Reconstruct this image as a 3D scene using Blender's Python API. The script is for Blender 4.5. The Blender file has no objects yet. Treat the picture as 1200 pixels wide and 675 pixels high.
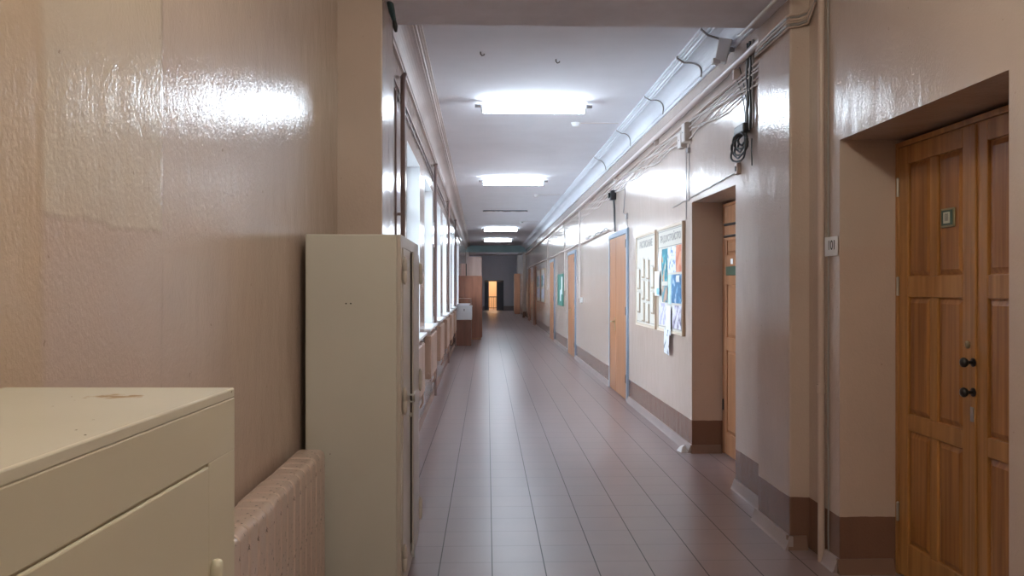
import bpy, bmesh, math, random
from mathutils import Vector, Matrix
random.seed(7)
PI = math.pi
scene = bpy.context.scene
COL = scene.collection

# ------------------------------------------------------------------ camera, world, lights, exposure
EXPOSURE = 1.25
LAMP_STRENGTH = 21.0
SKY_STRENGTH = 7.0
WARM_POWER = 36.0
STAIR_POWER = 80.0
cam_data = bpy.data.cameras.new('camera')
cam = bpy.data.objects.new('camera', cam_data)
COL.objects.link(cam)
cam.location = (0, 0, 1.6)
cam.rotation_euler = (math.radians(90), 0, math.radians(-1.74))
cam_data.sensor_width = 36
cam_data.lens = 955 / 1200 * 36
cam_data.shift_y = -1.5 / 1200
cam_data.clip_start = 0.05
scene.camera = cam
scene.view_settings.view_transform = 'Standard'
scene.view_settings.look = 'None'
scene.view_settings.gamma = 1
scene.view_settings.use_curve_mapping = False
scene.view_settings.exposure = EXPOSURE
scene.cycles.max_bounces = 10
scene.cycles.diffuse_bounces = 6
scene.cycles.glossy_bounces = 4
scene.cycles.transparent_max_bounces = 16
scene.cycles.sample_clamp_indirect = 6
scene.cycles.use_denoising = True

world = bpy.data.worlds.new('overcast_sky')
scene.world = world
world.use_nodes = True
wn = world.node_tree.nodes
wn['Background'].inputs[0].default_value = (0.82, 0.91, 1.0, 1)
wn['Background'].inputs[1].default_value = SKY_STRENGTH

# ------------------------------------------------------------------ helpers
def frame(x, y, z):
    return (x, y, z)

class MB:
    """collects geometry for ONE mesh object"""
    def __init__(self):
        self.bm = bmesh.new()
    def _hexa(self, c):
        v = [self.bm.verts.new(p) for p in c]
        for f in ((0, 3, 2, 1), (4, 5, 6, 7), (0, 1, 5, 4), (1, 2, 6, 5), (2, 3, 7, 6), (3, 0, 4, 7)):
            self.bm.faces.new([v[i] for i in f])
        return self
    def box(self, x0, x1, y0, y1, z0, z1):
        return self._hexa([(x0, y0, z0), (x1, y0, z0), (x1, y1, z0), (x0, y1, z0),
                           (x0, y0, z1), (x1, y0, z1), (x1, y1, z1), (x0, y1, z1)])
    def panel_x(self, xb, xf, y0, y1, z0, z1, ins):
        """raised panel standing out along x from xb (base) to xf (face), edges inset by ins"""
        return self._hexa([(xb, y0, z0), (xb, y1, z0), (xb, y1, z1), (xb, y0, z1),
                           (xf, y0 + ins, z0 + ins), (xf, y1 - ins, z0 + ins), (xf, y1 - ins, z1 - ins), (xf, y0 + ins, z1 - ins)])
    def prism(self, prof, a0, a1, axis='y'):
        """closed 2-D profile extruded along an axis; for 'y' the profile is (x, z)"""
        def P(p, a):
            return (p[0], a, p[1]) if axis == 'y' else ((a, p[0], p[1]) if axis == 'x' else (p[0], p[1], a))
        A = [self.bm.verts.new(P(p, a0)) for p in prof]
        B = [self.bm.verts.new(P(p, a1)) for p in prof]
        n = len(prof)
        for i in range(n):
            j = (i + 1) % n
            self.bm.faces.new((A[i], A[j], B[j], B[i]))
        self.bm.faces.new(list(reversed(A)))
        self.bm.faces.new(B)
        return self
    def tube(self, pts, r, seg=8):
        pts = [Vector(p) for p in pts]
        rings = []
        t0 = (pts[1] - pts[0]).normalized()
        up = Vector((0, 0, 1)) if abs(t0.z) < 0.9 else Vector((1, 0, 0))
        nrm = t0.cross(up).normalized()
        for i, p in enumerate(pts):
            a = pts[max(i - 1, 0)]; b = pts[min(i + 1, len(pts) - 1)]
            t = (b - a)
            t = t.normalized() if t.length > 1e-9 else t0
            nrm = (nrm - t * nrm.dot(t))
            nrm = nrm.normalized() if nrm.length > 1e-6 else t.orthogonal().normalized()
            bn = t.cross(nrm)
            rr = r[i] if isinstance(r, (list, tuple)) else r
            rings.append([self.bm.verts.new(p + (nrm * math.cos(2 * PI * k / seg) + bn * math.sin(2 * PI * k / seg)) * rr) for k in range(seg)])
        for a, b in zip(rings, rings[1:]):
            for k in range(seg):
                l = (k + 1) % seg
                self.bm.faces.new((a[k], a[l], b[l], b[k]))
        self.bm.faces.new(list(reversed(rings[0])))
        self.bm.faces.new(rings[-1])
        return self
    def lathe(self, prof, c, axis='z', seg=20):
        """prof: list of (radius, height) from c along axis"""
        rings = []
        for r, h in prof:
            ring = []
            for k in range(seg):
                a = 2 * PI * k / seg
                u, v = max(r, 1e-4) * math.cos(a), max(r, 1e-4) * math.sin(a)
                p = {'z': (u, v, h), 'x': (h, u, v), '-x': (-h, u, v)}[axis]
                ring.append(self.bm.verts.new((c[0] + p[0], c[1] + p[1], c[2] + p[2])))
            rings.append(ring)
        for a, b in zip(rings, rings[1:]):
            for k in range(seg):
                l = (k + 1) % seg
                self.bm.faces.new((a[k], a[l], b[l], b[k]))
        self.bm.faces.new(list(reversed(rings[0])))
        self.bm.faces.new(rings[-1])
        return self
    def build(self, name, mat, parent=None, bevel=0, seg=2, smooth=False):
        bmesh.ops.recalc_face_normals(self.bm, faces=self.bm.faces)
        me = bpy.data.meshes.new(name)
        self.bm.to_mesh(me)
        self.bm.free()
        o = bpy.data.objects.new(name, me)
        COL.objects.link(o)
        me.materials.append(mat)
        if parent is not None:
            o.parent = parent
        if bevel:
            m = o.modifiers.new('bevel', 'BEVEL')
            m.width = bevel; m.segments = seg; m.limit_method = 'ANGLE'; m.angle_limit = math.radians(40)
        if smooth:
            for p in me.polygons:
                p.use_smooth = True
            if hasattr(me, 'set_sharp_from_angle'):
                me.set_sharp_from_angle(angle=math.radians(50))
        return o

def tag(o, label=None, cat=None, group=None, kind=None):
    if label: o['label'] = label
    if cat: o['category'] = cat
    if group: o['group'] = group
    if kind: o['kind'] = kind
    return o

def thing(name, label, cat, loc=(0, 0, 0), rz=0, group=None, kind=None):
    o = bpy.data.objects.new(name, None)
    COL.objects.link(o)
    o.location = loc
    o.rotation_euler = (0, 0, rz)
    o.empty_display_size = 0.1
    return tag(o, label, cat, group, kind)

def copy_tree(o, parent=None):
    c = o.copy()
    COL.objects.link(c)
    if parent is not None:
        c.parent = parent
    for ch in [x for x in o.children]:
        copy_tree(ch, c)
    return c

def text_mesh(name, body, size, mat, parent, loc, rot, depth=0.001, stretch=1.0, align='CENTER', bold=0.0):
    cu = bpy.data.curves.new(name, 'FONT')
    cu.body = body; cu.size = size; cu.extrude = depth; cu.align_x = align; cu.align_y = 'CENTER'
    cu.offset = bold
    tmp = bpy.data.objects.new(name + '_curve', cu)
    COL.objects.link(tmp)
    dg = bpy.context.evaluated_depsgraph_get()
    me = bpy.data.meshes.new_from_object(tmp.evaluated_get(dg))
    bpy.data.objects.remove(tmp)
    bpy.data.curves.remove(cu)
    me.materials.clear()
    me.materials.append(mat)
    o = bpy.data.objects.new(name, me)
    COL.objects.link(o)
    o.parent = parent
    o.location = loc
    o.rotation_euler = rot
    o.scale = (stretch, 1, 1)
    return o

# ------------------------------------------------------------------ materials
def nodes(name):
    m = bpy.data.materials.new(name)
    m.use_nodes = True
    nt = m.node_tree
    return m, nt, nt.nodes['Principled BSDF']

def plain(name, col, rough=0.5, metal=0.0, bump=0.0, scale=60, spec=0.5, coat=0.0, vary=0.0):
    m, nt, b = nodes(name)
    b.inputs['Base Color'].default_value = (*col, 1)
    b.inputs['Roughness'].default_value = rough
    b.inputs['Metallic'].default_value = metal
    b.inputs['Specular IOR Level'].default_value = spec
    b.inputs['Coat Weight'].default_value = coat
    if bump or vary:
        tc = nt.nodes.new('ShaderNodeTexCoord')
        n = nt.nodes.new('ShaderNodeTexNoise')
        n.inputs['Scale'].default_value = scale
        n.inputs['Detail'].default_value = 4
        nt.links.new(tc.outputs['Object'], n.inputs['Vector'])
        if bump:
            bp = nt.nodes.new('ShaderNodeBump')
            bp.inputs['Strength'].default_value = bump
            bp.inputs['Distance'].default_value = 0.01
            nt.links.new(n.outputs['Fac'], bp.inputs['Height'])
            nt.links.new(bp.outputs['Normal'], b.inputs['Normal'])
        if vary:
            n2 = nt.nodes.new('ShaderNodeTexNoise')
            n2.inputs['Scale'].default_value = 2.3
            n2.inputs['Detail'].default_value = 5
            nt.links.new(tc.outputs['Object'], n2.inputs['Vector'])
            r = nt.nodes.new('ShaderNodeValToRGB')
            r.color_ramp.elements[0].position = 0.3
            r.color_ramp.elements[1].position = 0.75
            r.color_ramp.elements[0].color = tuple(c * (1 - vary) for c in col) + (1,)
            r.color_ramp.elements[1].color = tuple(min(1, c * (1 + vary)) for c in col) + (1,)
            nt.links.new(n2.outputs['Fac'], r.inputs['Fac'])
            nt.links.new(r.outputs['Color'], b.inputs['Base Color'])
    return m

def math_node(nt, op, a=None, b=None, c=None):
    n = nt.nodes.new('ShaderNodeMath')
    n.operation = op
    for i, v in enumerate((a, b, c)):
        if v is None: continue
        if isinstance(v, (int, float)): n.inputs[i].default_value = v
        else: nt.links.new(v, n.inputs[i])
    return n.outputs[0]

def mix_col(nt, fac, a, b):
    n = nt.nodes.new('ShaderNodeMix')
    n.data_type = 'RGBA'
    if isinstance(fac, (int, float)): n.inputs[0].default_value = fac
    else: nt.links.new(fac, n.inputs[0])
    for i, v in ((6, a), (7, b)):
        if isinstance(v, tuple): n.inputs[i].default_value = (*v[:3], 1)
        else: nt.links.new(v, n.inputs[i])
    return n.outputs[2]

def wall_material(name, upper, lower, band, band_top=0.312, split=1.80, rough=0.14, bump=0.40, patches=False):
    """oil paint on plaster: two tones meeting near eye height, a brown painted band at the floor, brush and roller relief"""
    m, nt, b = nodes(name)
    geo = nt.nodes.new('ShaderNodeNewGeometry')
    sep = nt.nodes.new('ShaderNodeSeparateXYZ')
    nt.links.new(geo.outputs['Position'], sep.inputs[0])
    big = nt.nodes.new('ShaderNodeTexNoise'); big.inputs['Scale'].default_value = 1.1; big.inputs['Detail'].default_value = 3
    nt.links.new(geo.outputs['Position'], big.inputs['Vector'])
    wob = math_node(nt, 'MULTIPLY_ADD', big.outputs['Fac'], 0.10, -0.05)
    zz = math_node(nt, 'ADD', sep.outputs['Z'], wob)
    f1 = nt.nodes.new('ShaderNodeMapRange')
    f1.inputs['From Min'].default_value = split - 0.02; f1.inputs['From Max'].default_value = split + 0.02
    nt.links.new(zz, f1.inputs['Value'])
    c = mix_col(nt, f1.outputs[0], lower, upper)
    ridge = None
    if patches:     # old repaired patch of a yellower paint with raised edges
        def edge(sock, at, soft, add=None):
            mr = nt.nodes.new('ShaderNodeMapRange'); mr.interpolation_type = 'SMOOTHSTEP'
            mr.inputs['From Min'].default_value = at - soft; mr.inputs['From Max'].default_value = at + soft
            nt.links.new(sock, mr.inputs['Value'])
            return mr.outputs[0]
        wy = nt.nodes.new('ShaderNodeTexNoise'); wy.inputs['Scale'].default_value = 7; wy.inputs['Detail'].default_value = 4
        nt.links.new(geo.outputs['Position'], wy.inputs['Vector'])
        yy = math_node(nt, 'ADD', sep.outputs['Y'], math_node(nt, 'MULTIPLY_ADD', wy.outputs['Fac'], 0.03, -0.015))
        zq = math_node(nt, 'ADD', sep.outputs['Z'], math_node(nt, 'MULTIPLY_ADD', wy.outputs['Fac'], 0.05, -0.025))
        y1, y2, z1 = edge(yy, 1.673, 0.02), edge(yy, 2.285, 0.010), edge(zq, 1.75, 0.01)
        inside = math_node(nt, 'MULTIPLY', math_node(nt, 'SUBTRACT', y1, y2), z1)
        c = mix_col(nt, math_node(nt, 'MULTIPLY', inside, 0.6), c, (0.60, 0.52, 0.42))
        c = mix_col(nt, math_node(nt, 'MULTIPLY', math_node(nt, 'SUBTRACT', 1.0, y1), 0.55), c, (0.55, 0.42, 0.29))
        ridge = math_node(nt, 'ADD', math_node(nt, 'SUBTRACT', y1, y2), inside)
    blot = nt.nodes.new('ShaderNodeTexNoise'); blot.inputs['Scale'].default_value = 2.4; blot.inputs['Detail'].default_value = 6
    nt.links.new(geo.outputs['Position'], blot.inputs['Vector'])
    hsv = nt.nodes.new('ShaderNodeHueSaturation')
    nt.links.new(c, hsv.inputs['Color'])
    val = math_node(nt, 'MULTIPLY_ADD', blot.outputs['Fac'], 0.16, 0.92)
    nt.links.new(val, hsv.inputs['Value'])
    small = nt.nodes.new('ShaderNodeTexNoise'); small.inputs['Scale'].default_value = 9; small.inputs['Detail'].default_value = 2
    nt.links.new(geo.outputs['Position'], small.inputs['Vector'])
    zb = math_node(nt, 'ADD', sep.outputs['Z'], math_node(nt, 'MULTIPLY_ADD', small.outputs['Fac'], 0.012, -0.006))
    fb = math_node(nt, 'LESS_THAN', zb, band_top)
    c2 = mix_col(nt, fb, hsv.outputs['Color'], band)
    # scattered paint chips
    chip = nt.nodes.new('ShaderNodeTexNoise'); chip.inputs['Scale'].default_value = 26; chip.inputs['Detail'].default_value = 3
    nt.links.new(geo.outputs['Position'], chip.inputs['Vector'])
    fc = math_node(nt, 'GREATER_THAN', chip.outputs['Fac'], 0.745)
    c3 = mix_col(nt, math_node(nt, 'MULTIPLY', fc, 0.55), c2, (0.28, 0.2, 0.16))
    nt.links.new(c3, b.inputs['Base Color'])
    b.inputs['Roughness'].default_value = rough
    b.inputs['Specular IOR Level'].default_value = 0.55
    # relief: roller stipple plus vertical brush streaks plus uneven plaster
    mp = nt.nodes.new('ShaderNodeMapping'); mp.inputs['Scale'].default_value = (95, 95, 70)
    nt.links.new(geo.outputs['Position'], mp.inputs['Vector'])
    st = nt.nodes.new('ShaderNodeTexNoise'); st.inputs['Scale'].default_value = 1; st.inputs['Detail'].default_value = 4
    nt.links.new(mp.outputs['Vector'], st.inputs['Vector'])
    mp2 = nt.nodes.new('ShaderNodeMapping'); mp2.inputs['Scale'].default_value = (8, 8, 4)
    nt.links.new(geo.outputs['Position'], mp2.inputs['Vector'])
    st2 = nt.nodes.new('ShaderNodeTexNoise'); st2.inputs['Scale'].default_value = 1; st2.inputs['Detail'].default_value = 2
    nt.links.new(mp2.outputs['Vector'], st2.inputs['Vector'])
    h = math_node(nt, 'MULTIPLY_ADD', st2.outputs['Fac'], 1.6, math_node(nt, 'MULTIPLY', st.outputs['Fac'], 0.55))
    if ridge is not None:
        h = math_node(nt, 'MULTIPLY_ADD', ridge, 0.5, h)
    bp = nt.nodes.new('ShaderNodeBump'); bp.inputs['Strength'].default_value = bump; bp.inputs['Distance'].default_value = 0.006
    nt.links.new(h, bp.inputs['Height'])
    nt.links.new(bp.outputs['Normal'], b.inputs['Normal'])
    return m

def floor_material():
    """300 mm square tiles: dark joints along the corridor, fainter worn joints across it, each tile its own shade"""
    m, nt, b = nodes('floor_tiles')
    geo = nt.nodes.new('ShaderNodeNewGeometry')
    sep = nt.nodes.new('ShaderNodeSeparateXYZ')
    nt.links.new(geo.outputs['Position'], sep.inputs[0])
    u = math_node(nt, 'DIVIDE', math_node(nt, 'ADD', sep.outputs['X'], 30 - 0.028), 0.3)
    v = math_node(nt, 'DIVIDE', math_node(nt, 'ADD', sep.outputs['Y'], 30 - 4.73), 0.3)
    def joint(c, half, soft):
        f = math_node(nt, 'FRACT', c)
        d = math_node(nt, 'MINIMUM', f, math_node(nt, 'SUBTRACT', 1.0, f))
        mr = nt.nodes.new('ShaderNodeMapRange'); mr.interpolation_type = 'SMOOTHSTEP'
        mr.inputs['From Min'].default_value = half; mr.inputs['From Max'].default_value = half + soft
        mr.inputs['To Min'].default_value = 1; mr.inputs['To Max'].default_value = 0
        nt.links.new(d, mr.inputs['Value'])
        return mr.outputs[0]
    ju = joint(u, 0.007, 0.008)
    jv = joint(v, 0.0, 0.04)
    cell = nt.nodes.new('ShaderNodeCombineXYZ')
    nt.links.new(math_node(nt, 'FLOOR', u), cell.inputs[0]); nt.links.new(math_node(nt, 'FLOOR', v), cell.inputs[1])
    wn_ = nt.nodes.new('ShaderNodeTexWhiteNoise'); wn_.noise_dimensions = '2D'
    nt.links.new(cell.outputs[0], wn_.inputs['Vector'])
    tile = mix_col(nt, wn_.outputs['Value'], (0.253, 0.178, 0.170), (0.249, 0.180, 0.173))
    n = nt.nodes.new('ShaderNodeTexNoise'); n.inputs['Scale'].default_value = 2.6; n.inputs['Detail'].default_value = 6
    nt.links.new(geo.outputs['Position'], n.inputs['Vector'])
    hsv = nt.nodes.new('ShaderNodeHueSaturation')
    nt.links.new(tile, hsv.inputs['Color'])
    nt.links.new(math_node(nt, 'MULTIPLY_ADD', n.outputs['Fac'], 0.4, 0.8), hsv.inputs['Value'])
    c = mix_col(nt, math_node(nt, 'MULTIPLY', jv, 0.38), hsv.outputs['Color'], (0.05, 0.04, 0.04))
    c = mix_col(nt, math_node(nt, 'MULTIPLY', ju, 0.9), c, (0.03, 0.024, 0.024))
    nt.links.new(c, b.inputs['Base Color'])
    rg = math_node(nt, 'MULTIPLY_ADD', n.outputs['Fac'], 0.05, 0.278)
    nt.links.new(rg, b.inputs['Roughness'])
    nt.links.new(math_node(nt, 'MULTIPLY_ADD', ju, -0.75, 0.9), b.inputs['Specular IOR Level'])
    return m

def wood(name, dark, light, rough=0.35, scale=(22, 22, 1.3), coat=0.2):
    m, nt, b = nodes(name)
    tc = nt.nodes.new('ShaderNodeTexCoord')
    oi = nt.nodes.new('ShaderNodeObjectInfo')
    add = nt.nodes.new('ShaderNodeVectorMath'); add.operation = 'ADD'
    cmb = nt.nodes.new('ShaderNodeCombineXYZ')
    for i in range(3):
        nt.links.new(math_node(nt, 'MULTIPLY', oi.outputs['Random'], 7.0 + i), cmb.inputs[i])
    nt.links.new(tc.outputs['Object'], add.inputs[0]); nt.links.new(cmb.outputs[0], add.inputs[1])
    mp = nt.nodes.new('ShaderNodeMapping'); mp.inputs['Scale'].default_value = scale
    nt.links.new(add.outputs[0], mp.inputs['Vector'])
    n = nt.nodes.new('ShaderNodeTexNoise'); n.inputs['Scale'].default_value = 1; n.inputs['Detail'].default_value = 5
    n.inputs['Distortion'].default_value = 0.4
    nt.links.new(mp.outputs['Vector'], n.inputs['Vector'])
    r = nt.nodes.new('ShaderNodeValToRGB')
    r.color_ramp.elements[0].position = 0.32; r.color_ramp.elements[1].position = 0.68
    r.color_ramp.elements[0].color = (*dark, 1); r.color_ramp.elements[1].color = (*light, 1)
    nt.links.new(n.outputs['Fac'], r.inputs['Fac'])
    nt.links.new(r.outputs['Color'], b.inputs['Base Color'])
    b.inputs['Roughness'].default_value = rough
    b.inputs['Coat Weight'].default_value = coat
    b.inputs['Coat Roughness'].default_value = 0.25
    bp = nt.nodes.new('ShaderNodeBump'); bp.inputs['Strength'].default_value = 0.08; bp.inputs['Distance'].default_value = 0.003
    nt.links.new(n.outputs['Fac'], bp.inputs['Height'])
    nt.links.new(bp.outputs['Normal'], b.inputs['Normal'])
    return m

def chipped(name, col, under, rough=0.35, scale=34, amount=0.72, smear=None, smear_col=(0.34, 0.2, 0.07), bump=0.12, strength=0.9):
    """gloss enamel over metal with small chips; smear = (x, y, half_x, half_y) a rust-brown spill in object space"""
    m, nt, b = nodes(name)
    tc = nt.nodes.new('ShaderNodeTexCoord')
    n = nt.nodes.new('ShaderNodeTexNoise'); n.inputs['Scale'].default_value = scale; n.inputs['Detail'].default_value = 4
    nt.links.new(tc.outputs['Object'], n.inputs['Vector'])
    f = math_node(nt, 'GREATER_THAN', n.outputs['Fac'], amount)
    n3 = nt.nodes.new('ShaderNodeTexNoise'); n3.inputs['Scale'].default_value = 1.8; n3.inputs['Detail'].default_value = 4
    nt.links.new(tc.outputs['Object'], n3.inputs['Vector'])
    hsv = nt.nodes.new('ShaderNodeHueSaturation'); hsv.inputs['Color'].default_value = (*col, 1)
    nt.links.new(math_node(nt, 'MULTIPLY_ADD', n3.outputs['Fac'], 0.18, 0.91), hsv.inputs['Value'])
    c = mix_col(nt, math_node(nt, 'MULTIPLY', f, strength), hsv.outputs['Color'], under)
    if smear:
        sep = nt.nodes.new('ShaderNodeSeparateXYZ')
        nt.links.new(tc.outputs['Object'], sep.inputs[0])
        dx = math_node(nt, 'DIVIDE', math_node(nt, 'SUBTRACT', sep.outputs['X'], smear[0]), smear[2])
        dy = math_node(nt, 'DIVIDE', math_node(nt, 'SUBTRACT', sep.outputs['Y'], smear[1]), smear[3])
        d2 = math_node(nt, 'ADD', math_node(nt, 'MULTIPLY', dx, dx), math_node(nt, 'MULTIPLY', dy, dy))
        ns = nt.nodes.new('ShaderNodeTexNoise'); ns.inputs['Scale'].default_value = 45; ns.inputs['Detail'].default_value = 4
        nt.links.new(tc.outputs['Object'], ns.inputs['Vector'])
        g = math_node(nt, 'SUBTRACT', math_node(nt, 'MULTIPLY_ADD', ns.outputs['Fac'], 3.4, -1.05), d2)
        mr = nt.nodes.new('ShaderNodeMapRange'); mr.inputs['From Min'].default_value = 0.0; mr.inputs['From Max'].default_value = 0.6
        nt.links.new(g, mr.inputs['Value'])
        c = mix_col(nt, math_node(nt, 'MULTIPLY', mr.outputs[0], 0.75), c, smear_col)
    nt.links.new(c, b.inputs['Base Color'])
    b.inputs['Roughness'].default_value = rough
    bp = nt.nodes.new('ShaderNodeBump'); bp.inputs['Strength'].default_value = bump; bp.inputs['Distance'].default_value = 0.004
    nt.links.new(n3.outputs['Fac'], bp.inputs['Height'])
    nt.links.new(bp.outputs['Normal'], b.inputs['Normal'])
    return m

def emitter(name, col, strength):
    m = bpy.data.materials.new(name); m.use_nodes = True
    nt = m.node_tree; nt.nodes.clear()
    e = nt.nodes.new('ShaderNodeEmission'); e.inputs[0].default_value = (*col, 1); e.inputs[1].default_value = strength
    o = nt.nodes.new('ShaderNodeOutputMaterial'); nt.links.new(e.outputs[0], o.inputs[0])
    return m

def glass_material():
    m = bpy.data.materials.new('window_glass'); m.use_nodes = True
    nt = m.node_tree; nt.nodes.clear()
    t = nt.nodes.new('ShaderNodeBsdfTransparent'); t.inputs[0].default_value = (0.93, 0.96, 0.97, 1)
    g = nt.nodes.new('ShaderNodeBsdfGlossy'); g.inputs['Roughness'].default_value = 0.03
    fr = nt.nodes.new('ShaderNodeFresnel'); fr.inputs[0].default_value = 1.45
    mx = nt.nodes.new('ShaderNodeMixShader')
    nt.links.new(fr.outputs[0], mx.inputs[0]); nt.links.new(t.outputs[0], mx.inputs[1]); nt.links.new(g.outputs[0], mx.inputs[2])
    o = nt.nodes.new('ShaderNodeOutputMaterial'); nt.links.new(mx.outputs[0], o.inputs[0])
    return m

def print_material(name, a, b_, scale=14, thr=0.5, rough=0.5, c=None):
    """printed paper: blotches of two or three inks"""
    m, nt, b = nodes(name)
    tc = nt.nodes.new('ShaderNodeTexCoord')
    n = nt.nodes.new('ShaderNodeTexNoise'); n.inputs['Scale'].default_value = scale; n.inputs['Detail'].default_value = 2
    nt.links.new(tc.outputs['Object'], n.inputs['Vector'])
    r = nt.nodes.new('ShaderNodeValToRGB'); r.color_ramp.interpolation = 'EASE'
    r.color_ramp.elements[0].position = thr - 0.05; r.color_ramp.elements[1].position = thr + 0.05
    r.color_ramp.elements[0].color = (*a, 1); r.color_ramp.elements[1].color = (*b_, 1)
    if c:
        e = r.color_ramp.elements.new(min(0.97, thr + 0.14)); e.color = (*c, 1)
    nt.links.new(n.outputs['Fac'], r.inputs['Fac'])
    nt.links.new(r.outputs['Color'], b.inputs['Base Color'])
    b.inputs['Roughness'].default_value = rough
    return m

WALL_UP = (0.555, 0.452, 0.398)
WALL_LO = (0.555, 0.436, 0.380)
BAND = (0.20, 0.105, 0.075)
M = {}
M['wall'] = wall_material('wall_paint', WALL_UP, WALL_LO, BAND)
M['patched_wall'] = wall_material('patched_wall_paint', WALL_UP, WALL_LO, BAND, patches=True)
M['pilaster'] = wall_material('pilaster_paint', WALL_UP, WALL_LO, BAND, rough=0.14, bump=0.4)
M['end_wall'] = wall_material('end_wall_paint', (0.50, 0.52, 0.60), (0.50, 0.52, 0.60), (0.24, 0.21, 0.22), rough=0.4)
M['ceiling'] = plain('ceiling_whitewash', (0.80, 0.81, 0.87), 0.9, bump=0.1, scale=30, vary=0.03)
M['beam'] = plain('beam_whitewash', (0.78, 0.78, 0.84), 0.6, bump=0.4, scale=22, vary=0.12)
M['cornice'] = plain('cornice_plaster', (0.76, 0.79, 0.86), 0.55, bump=0.15, scale=40, vary=0.04)
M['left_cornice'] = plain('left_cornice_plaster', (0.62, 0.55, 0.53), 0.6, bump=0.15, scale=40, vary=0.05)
M['teal_beam'] = plain('teal_beam_paint', (0.42, 0.60, 0.62), 0.6, vary=0.1)
M['floor'] = floor_material()
M['skirting'] = plain('skirting_tile', (0.36, 0.29, 0.28), 0.35, vary=0.1, bump=0.1)
M['skirting_brown'] = plain('skirting_brown_paint', (0.21, 0.12, 0.09), 0.4, vary=0.1)
M['white_paint'] = plain('white_gloss_paint', (0.82, 0.83, 0.85), 0.35)
M['white_plastic'] = plain('white_plastic', (0.78, 0.79, 0.80), 0.4)
M['beige_plastic'] = plain('beige_plastic', (0.55, 0.48, 0.43), 0.45)
M['dark_plastic'] = plain('dark_plastic', (0.025, 0.025, 0.03), 0.4)
M['grey_cable'] = plain('grey_cable_sheath', (0.30, 0.28, 0.28), 0.5)
M['white_cable'] = plain('white_cable_sheath', (0.66, 0.60, 0.58), 0.45)
M['dark_cable'] = plain('dark_cable_sheath', (0.05, 0.055, 0.06), 0.5)
M['teal_cable'] = plain('teal_braid', (0.03, 0.07, 0.08), 0.45, bump=0.6, scale=120)
M['pipe_paint'] = plain('pipe_pink_paint', (0.54, 0.42, 0.37), 0.3, bump=0.1, scale=30)
M['conduit_paint'] = plain('conduit_mauve_paint', (0.60, 0.50, 0.47), 0.3)
M['riser_paint'] = plain('riser_mauve_paint', (0.26, 0.18, 0.17), 0.4)
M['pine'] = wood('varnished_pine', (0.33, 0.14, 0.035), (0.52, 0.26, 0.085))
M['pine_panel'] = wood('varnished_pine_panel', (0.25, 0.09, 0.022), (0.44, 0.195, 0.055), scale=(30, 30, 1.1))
M['door_brown'] = wood('brown_door_paint', (0.36, 0.155, 0.075), (0.46, 0.215, 0.105), rough=0.4, scale=(12, 12, 1))
M['door_dark'] = wood('shaded_door_veneer', (0.30, 0.13, 0.07), (0.42, 0.19, 0.10), rough=0.4, scale=(12, 12, 1))
M['veneer'] = wood('red_brown_veneer', (0.22, 0.085, 0.05), (0.33, 0.135, 0.08), rough=0.35, scale=(9, 9, 0.9))
M['dark_veneer'] = wood('dark_red_veneer', (0.14, 0.055, 0.035), (0.22, 0.09, 0.058), rough=0.35, scale=(9, 9, 0.9))
M['pink_wood'] = wood('pink_painted_wood', (0.46, 0.29, 0.25), (0.54, 0.35, 0.30), rough=0.4)
M['pale_veneer'] = wood('pale_mauve_veneer', (0.36, 0.25, 0.22), (0.44, 0.32, 0.28), rough=0.45, scale=(6, 6, 0.8))
M['blue_frame'] = plain('blue_grey_frame_paint', (0.27, 0.33, 0.42), 0.35, bump=0.1)
M['navy_door'] = plain('navy_door_paint', (0.06, 0.075, 0.11), 0.4)
M['cream_enamel'] = chipped('cream_enamel', (0.68, 0.65, 0.55), (0.10, 0.06, 0.03), 0.25, scale=38, amount=0.735, smear=(-0.15, -0.118, 0.062, 0.034))  # lighter copy for the cabinet top; brighter light put into its colour
M['cream_enamel_door'] = chipped('cream_enamel_door', (0.62, 0.58, 0.47), (0.12, 0.08, 0.04), 0.32, scale=34, amount=0.75)
M['locker_enamel'] = chipped('greige_enamel', (0.53, 0.51, 0.47), (0.10, 0.07, 0.05), 0.40, scale=22, amount=0.755)
M['locker_door'] = chipped('greige_enamel_door', (0.50, 0.45, 0.42), (0.10, 0.07, 0.05), 0.38, scale=24, amount=0.78)
M['radiator'] = chipped('pink_radiator_enamel', (0.56, 0.44, 0.39), (0.05, 0.04, 0.03), 0.28, scale=44, amount=0.65, bump=0.3)
M['far_radiator'] = chipped('peach_radiator_enamel', (0.44, 0.30, 0.23), (0.2, 0.13, 0.09), 0.35, scale=40, amount=0.74)
M['black'] = plain('black_knob_enamel', (0.012, 0.011, 0.012), 0.3)
M['gap'] = plain('dark_gap', (0.01, 0.009, 0.009), 0.9)  # near-black colour painting the shade inside gaps, holes and slots
M['steel'] = plain('dull_steel', (0.5, 0.49, 0.47), 0.35, metal=0.9)
M['brass'] = plain('aged_brass', (0.42, 0.36, 0.22), 0.35, metal=0.9)
M['board_cream'] = plain('board_cream_face', (0.62, 0.58, 0.52), 0.45)
M['board_wood'] = plain('board_frame_tan', (0.46, 0.33, 0.23), 0.45)
M['board_trim'] = plain('board_pale_frame', (0.62, 0.52, 0.42), 0.45)
M['pocket_brown'] = plain('pocket_tan', (0.36, 0.27, 0.19), 0.5, vary=0.15)
M['paper'] = plain('white_paper', (0.78, 0.79, 0.84), 0.6)
M['ink'] = plain('dark_ink', (0.05, 0.05, 0.06), 0.6)
M['grey_ink'] = plain('grey_letters', (0.30, 0.28, 0.27), 0.6)
M['green_board'] = plain('green_board_baize', (0.03, 0.17, 0.13), 0.6)
M['plate_green'] = plain('green_plate', (0.06, 0.11, 0.08), 0.35)
M['plate_pale'] = plain('pale_plate', (0.62, 0.62, 0.52), 0.3)
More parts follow.
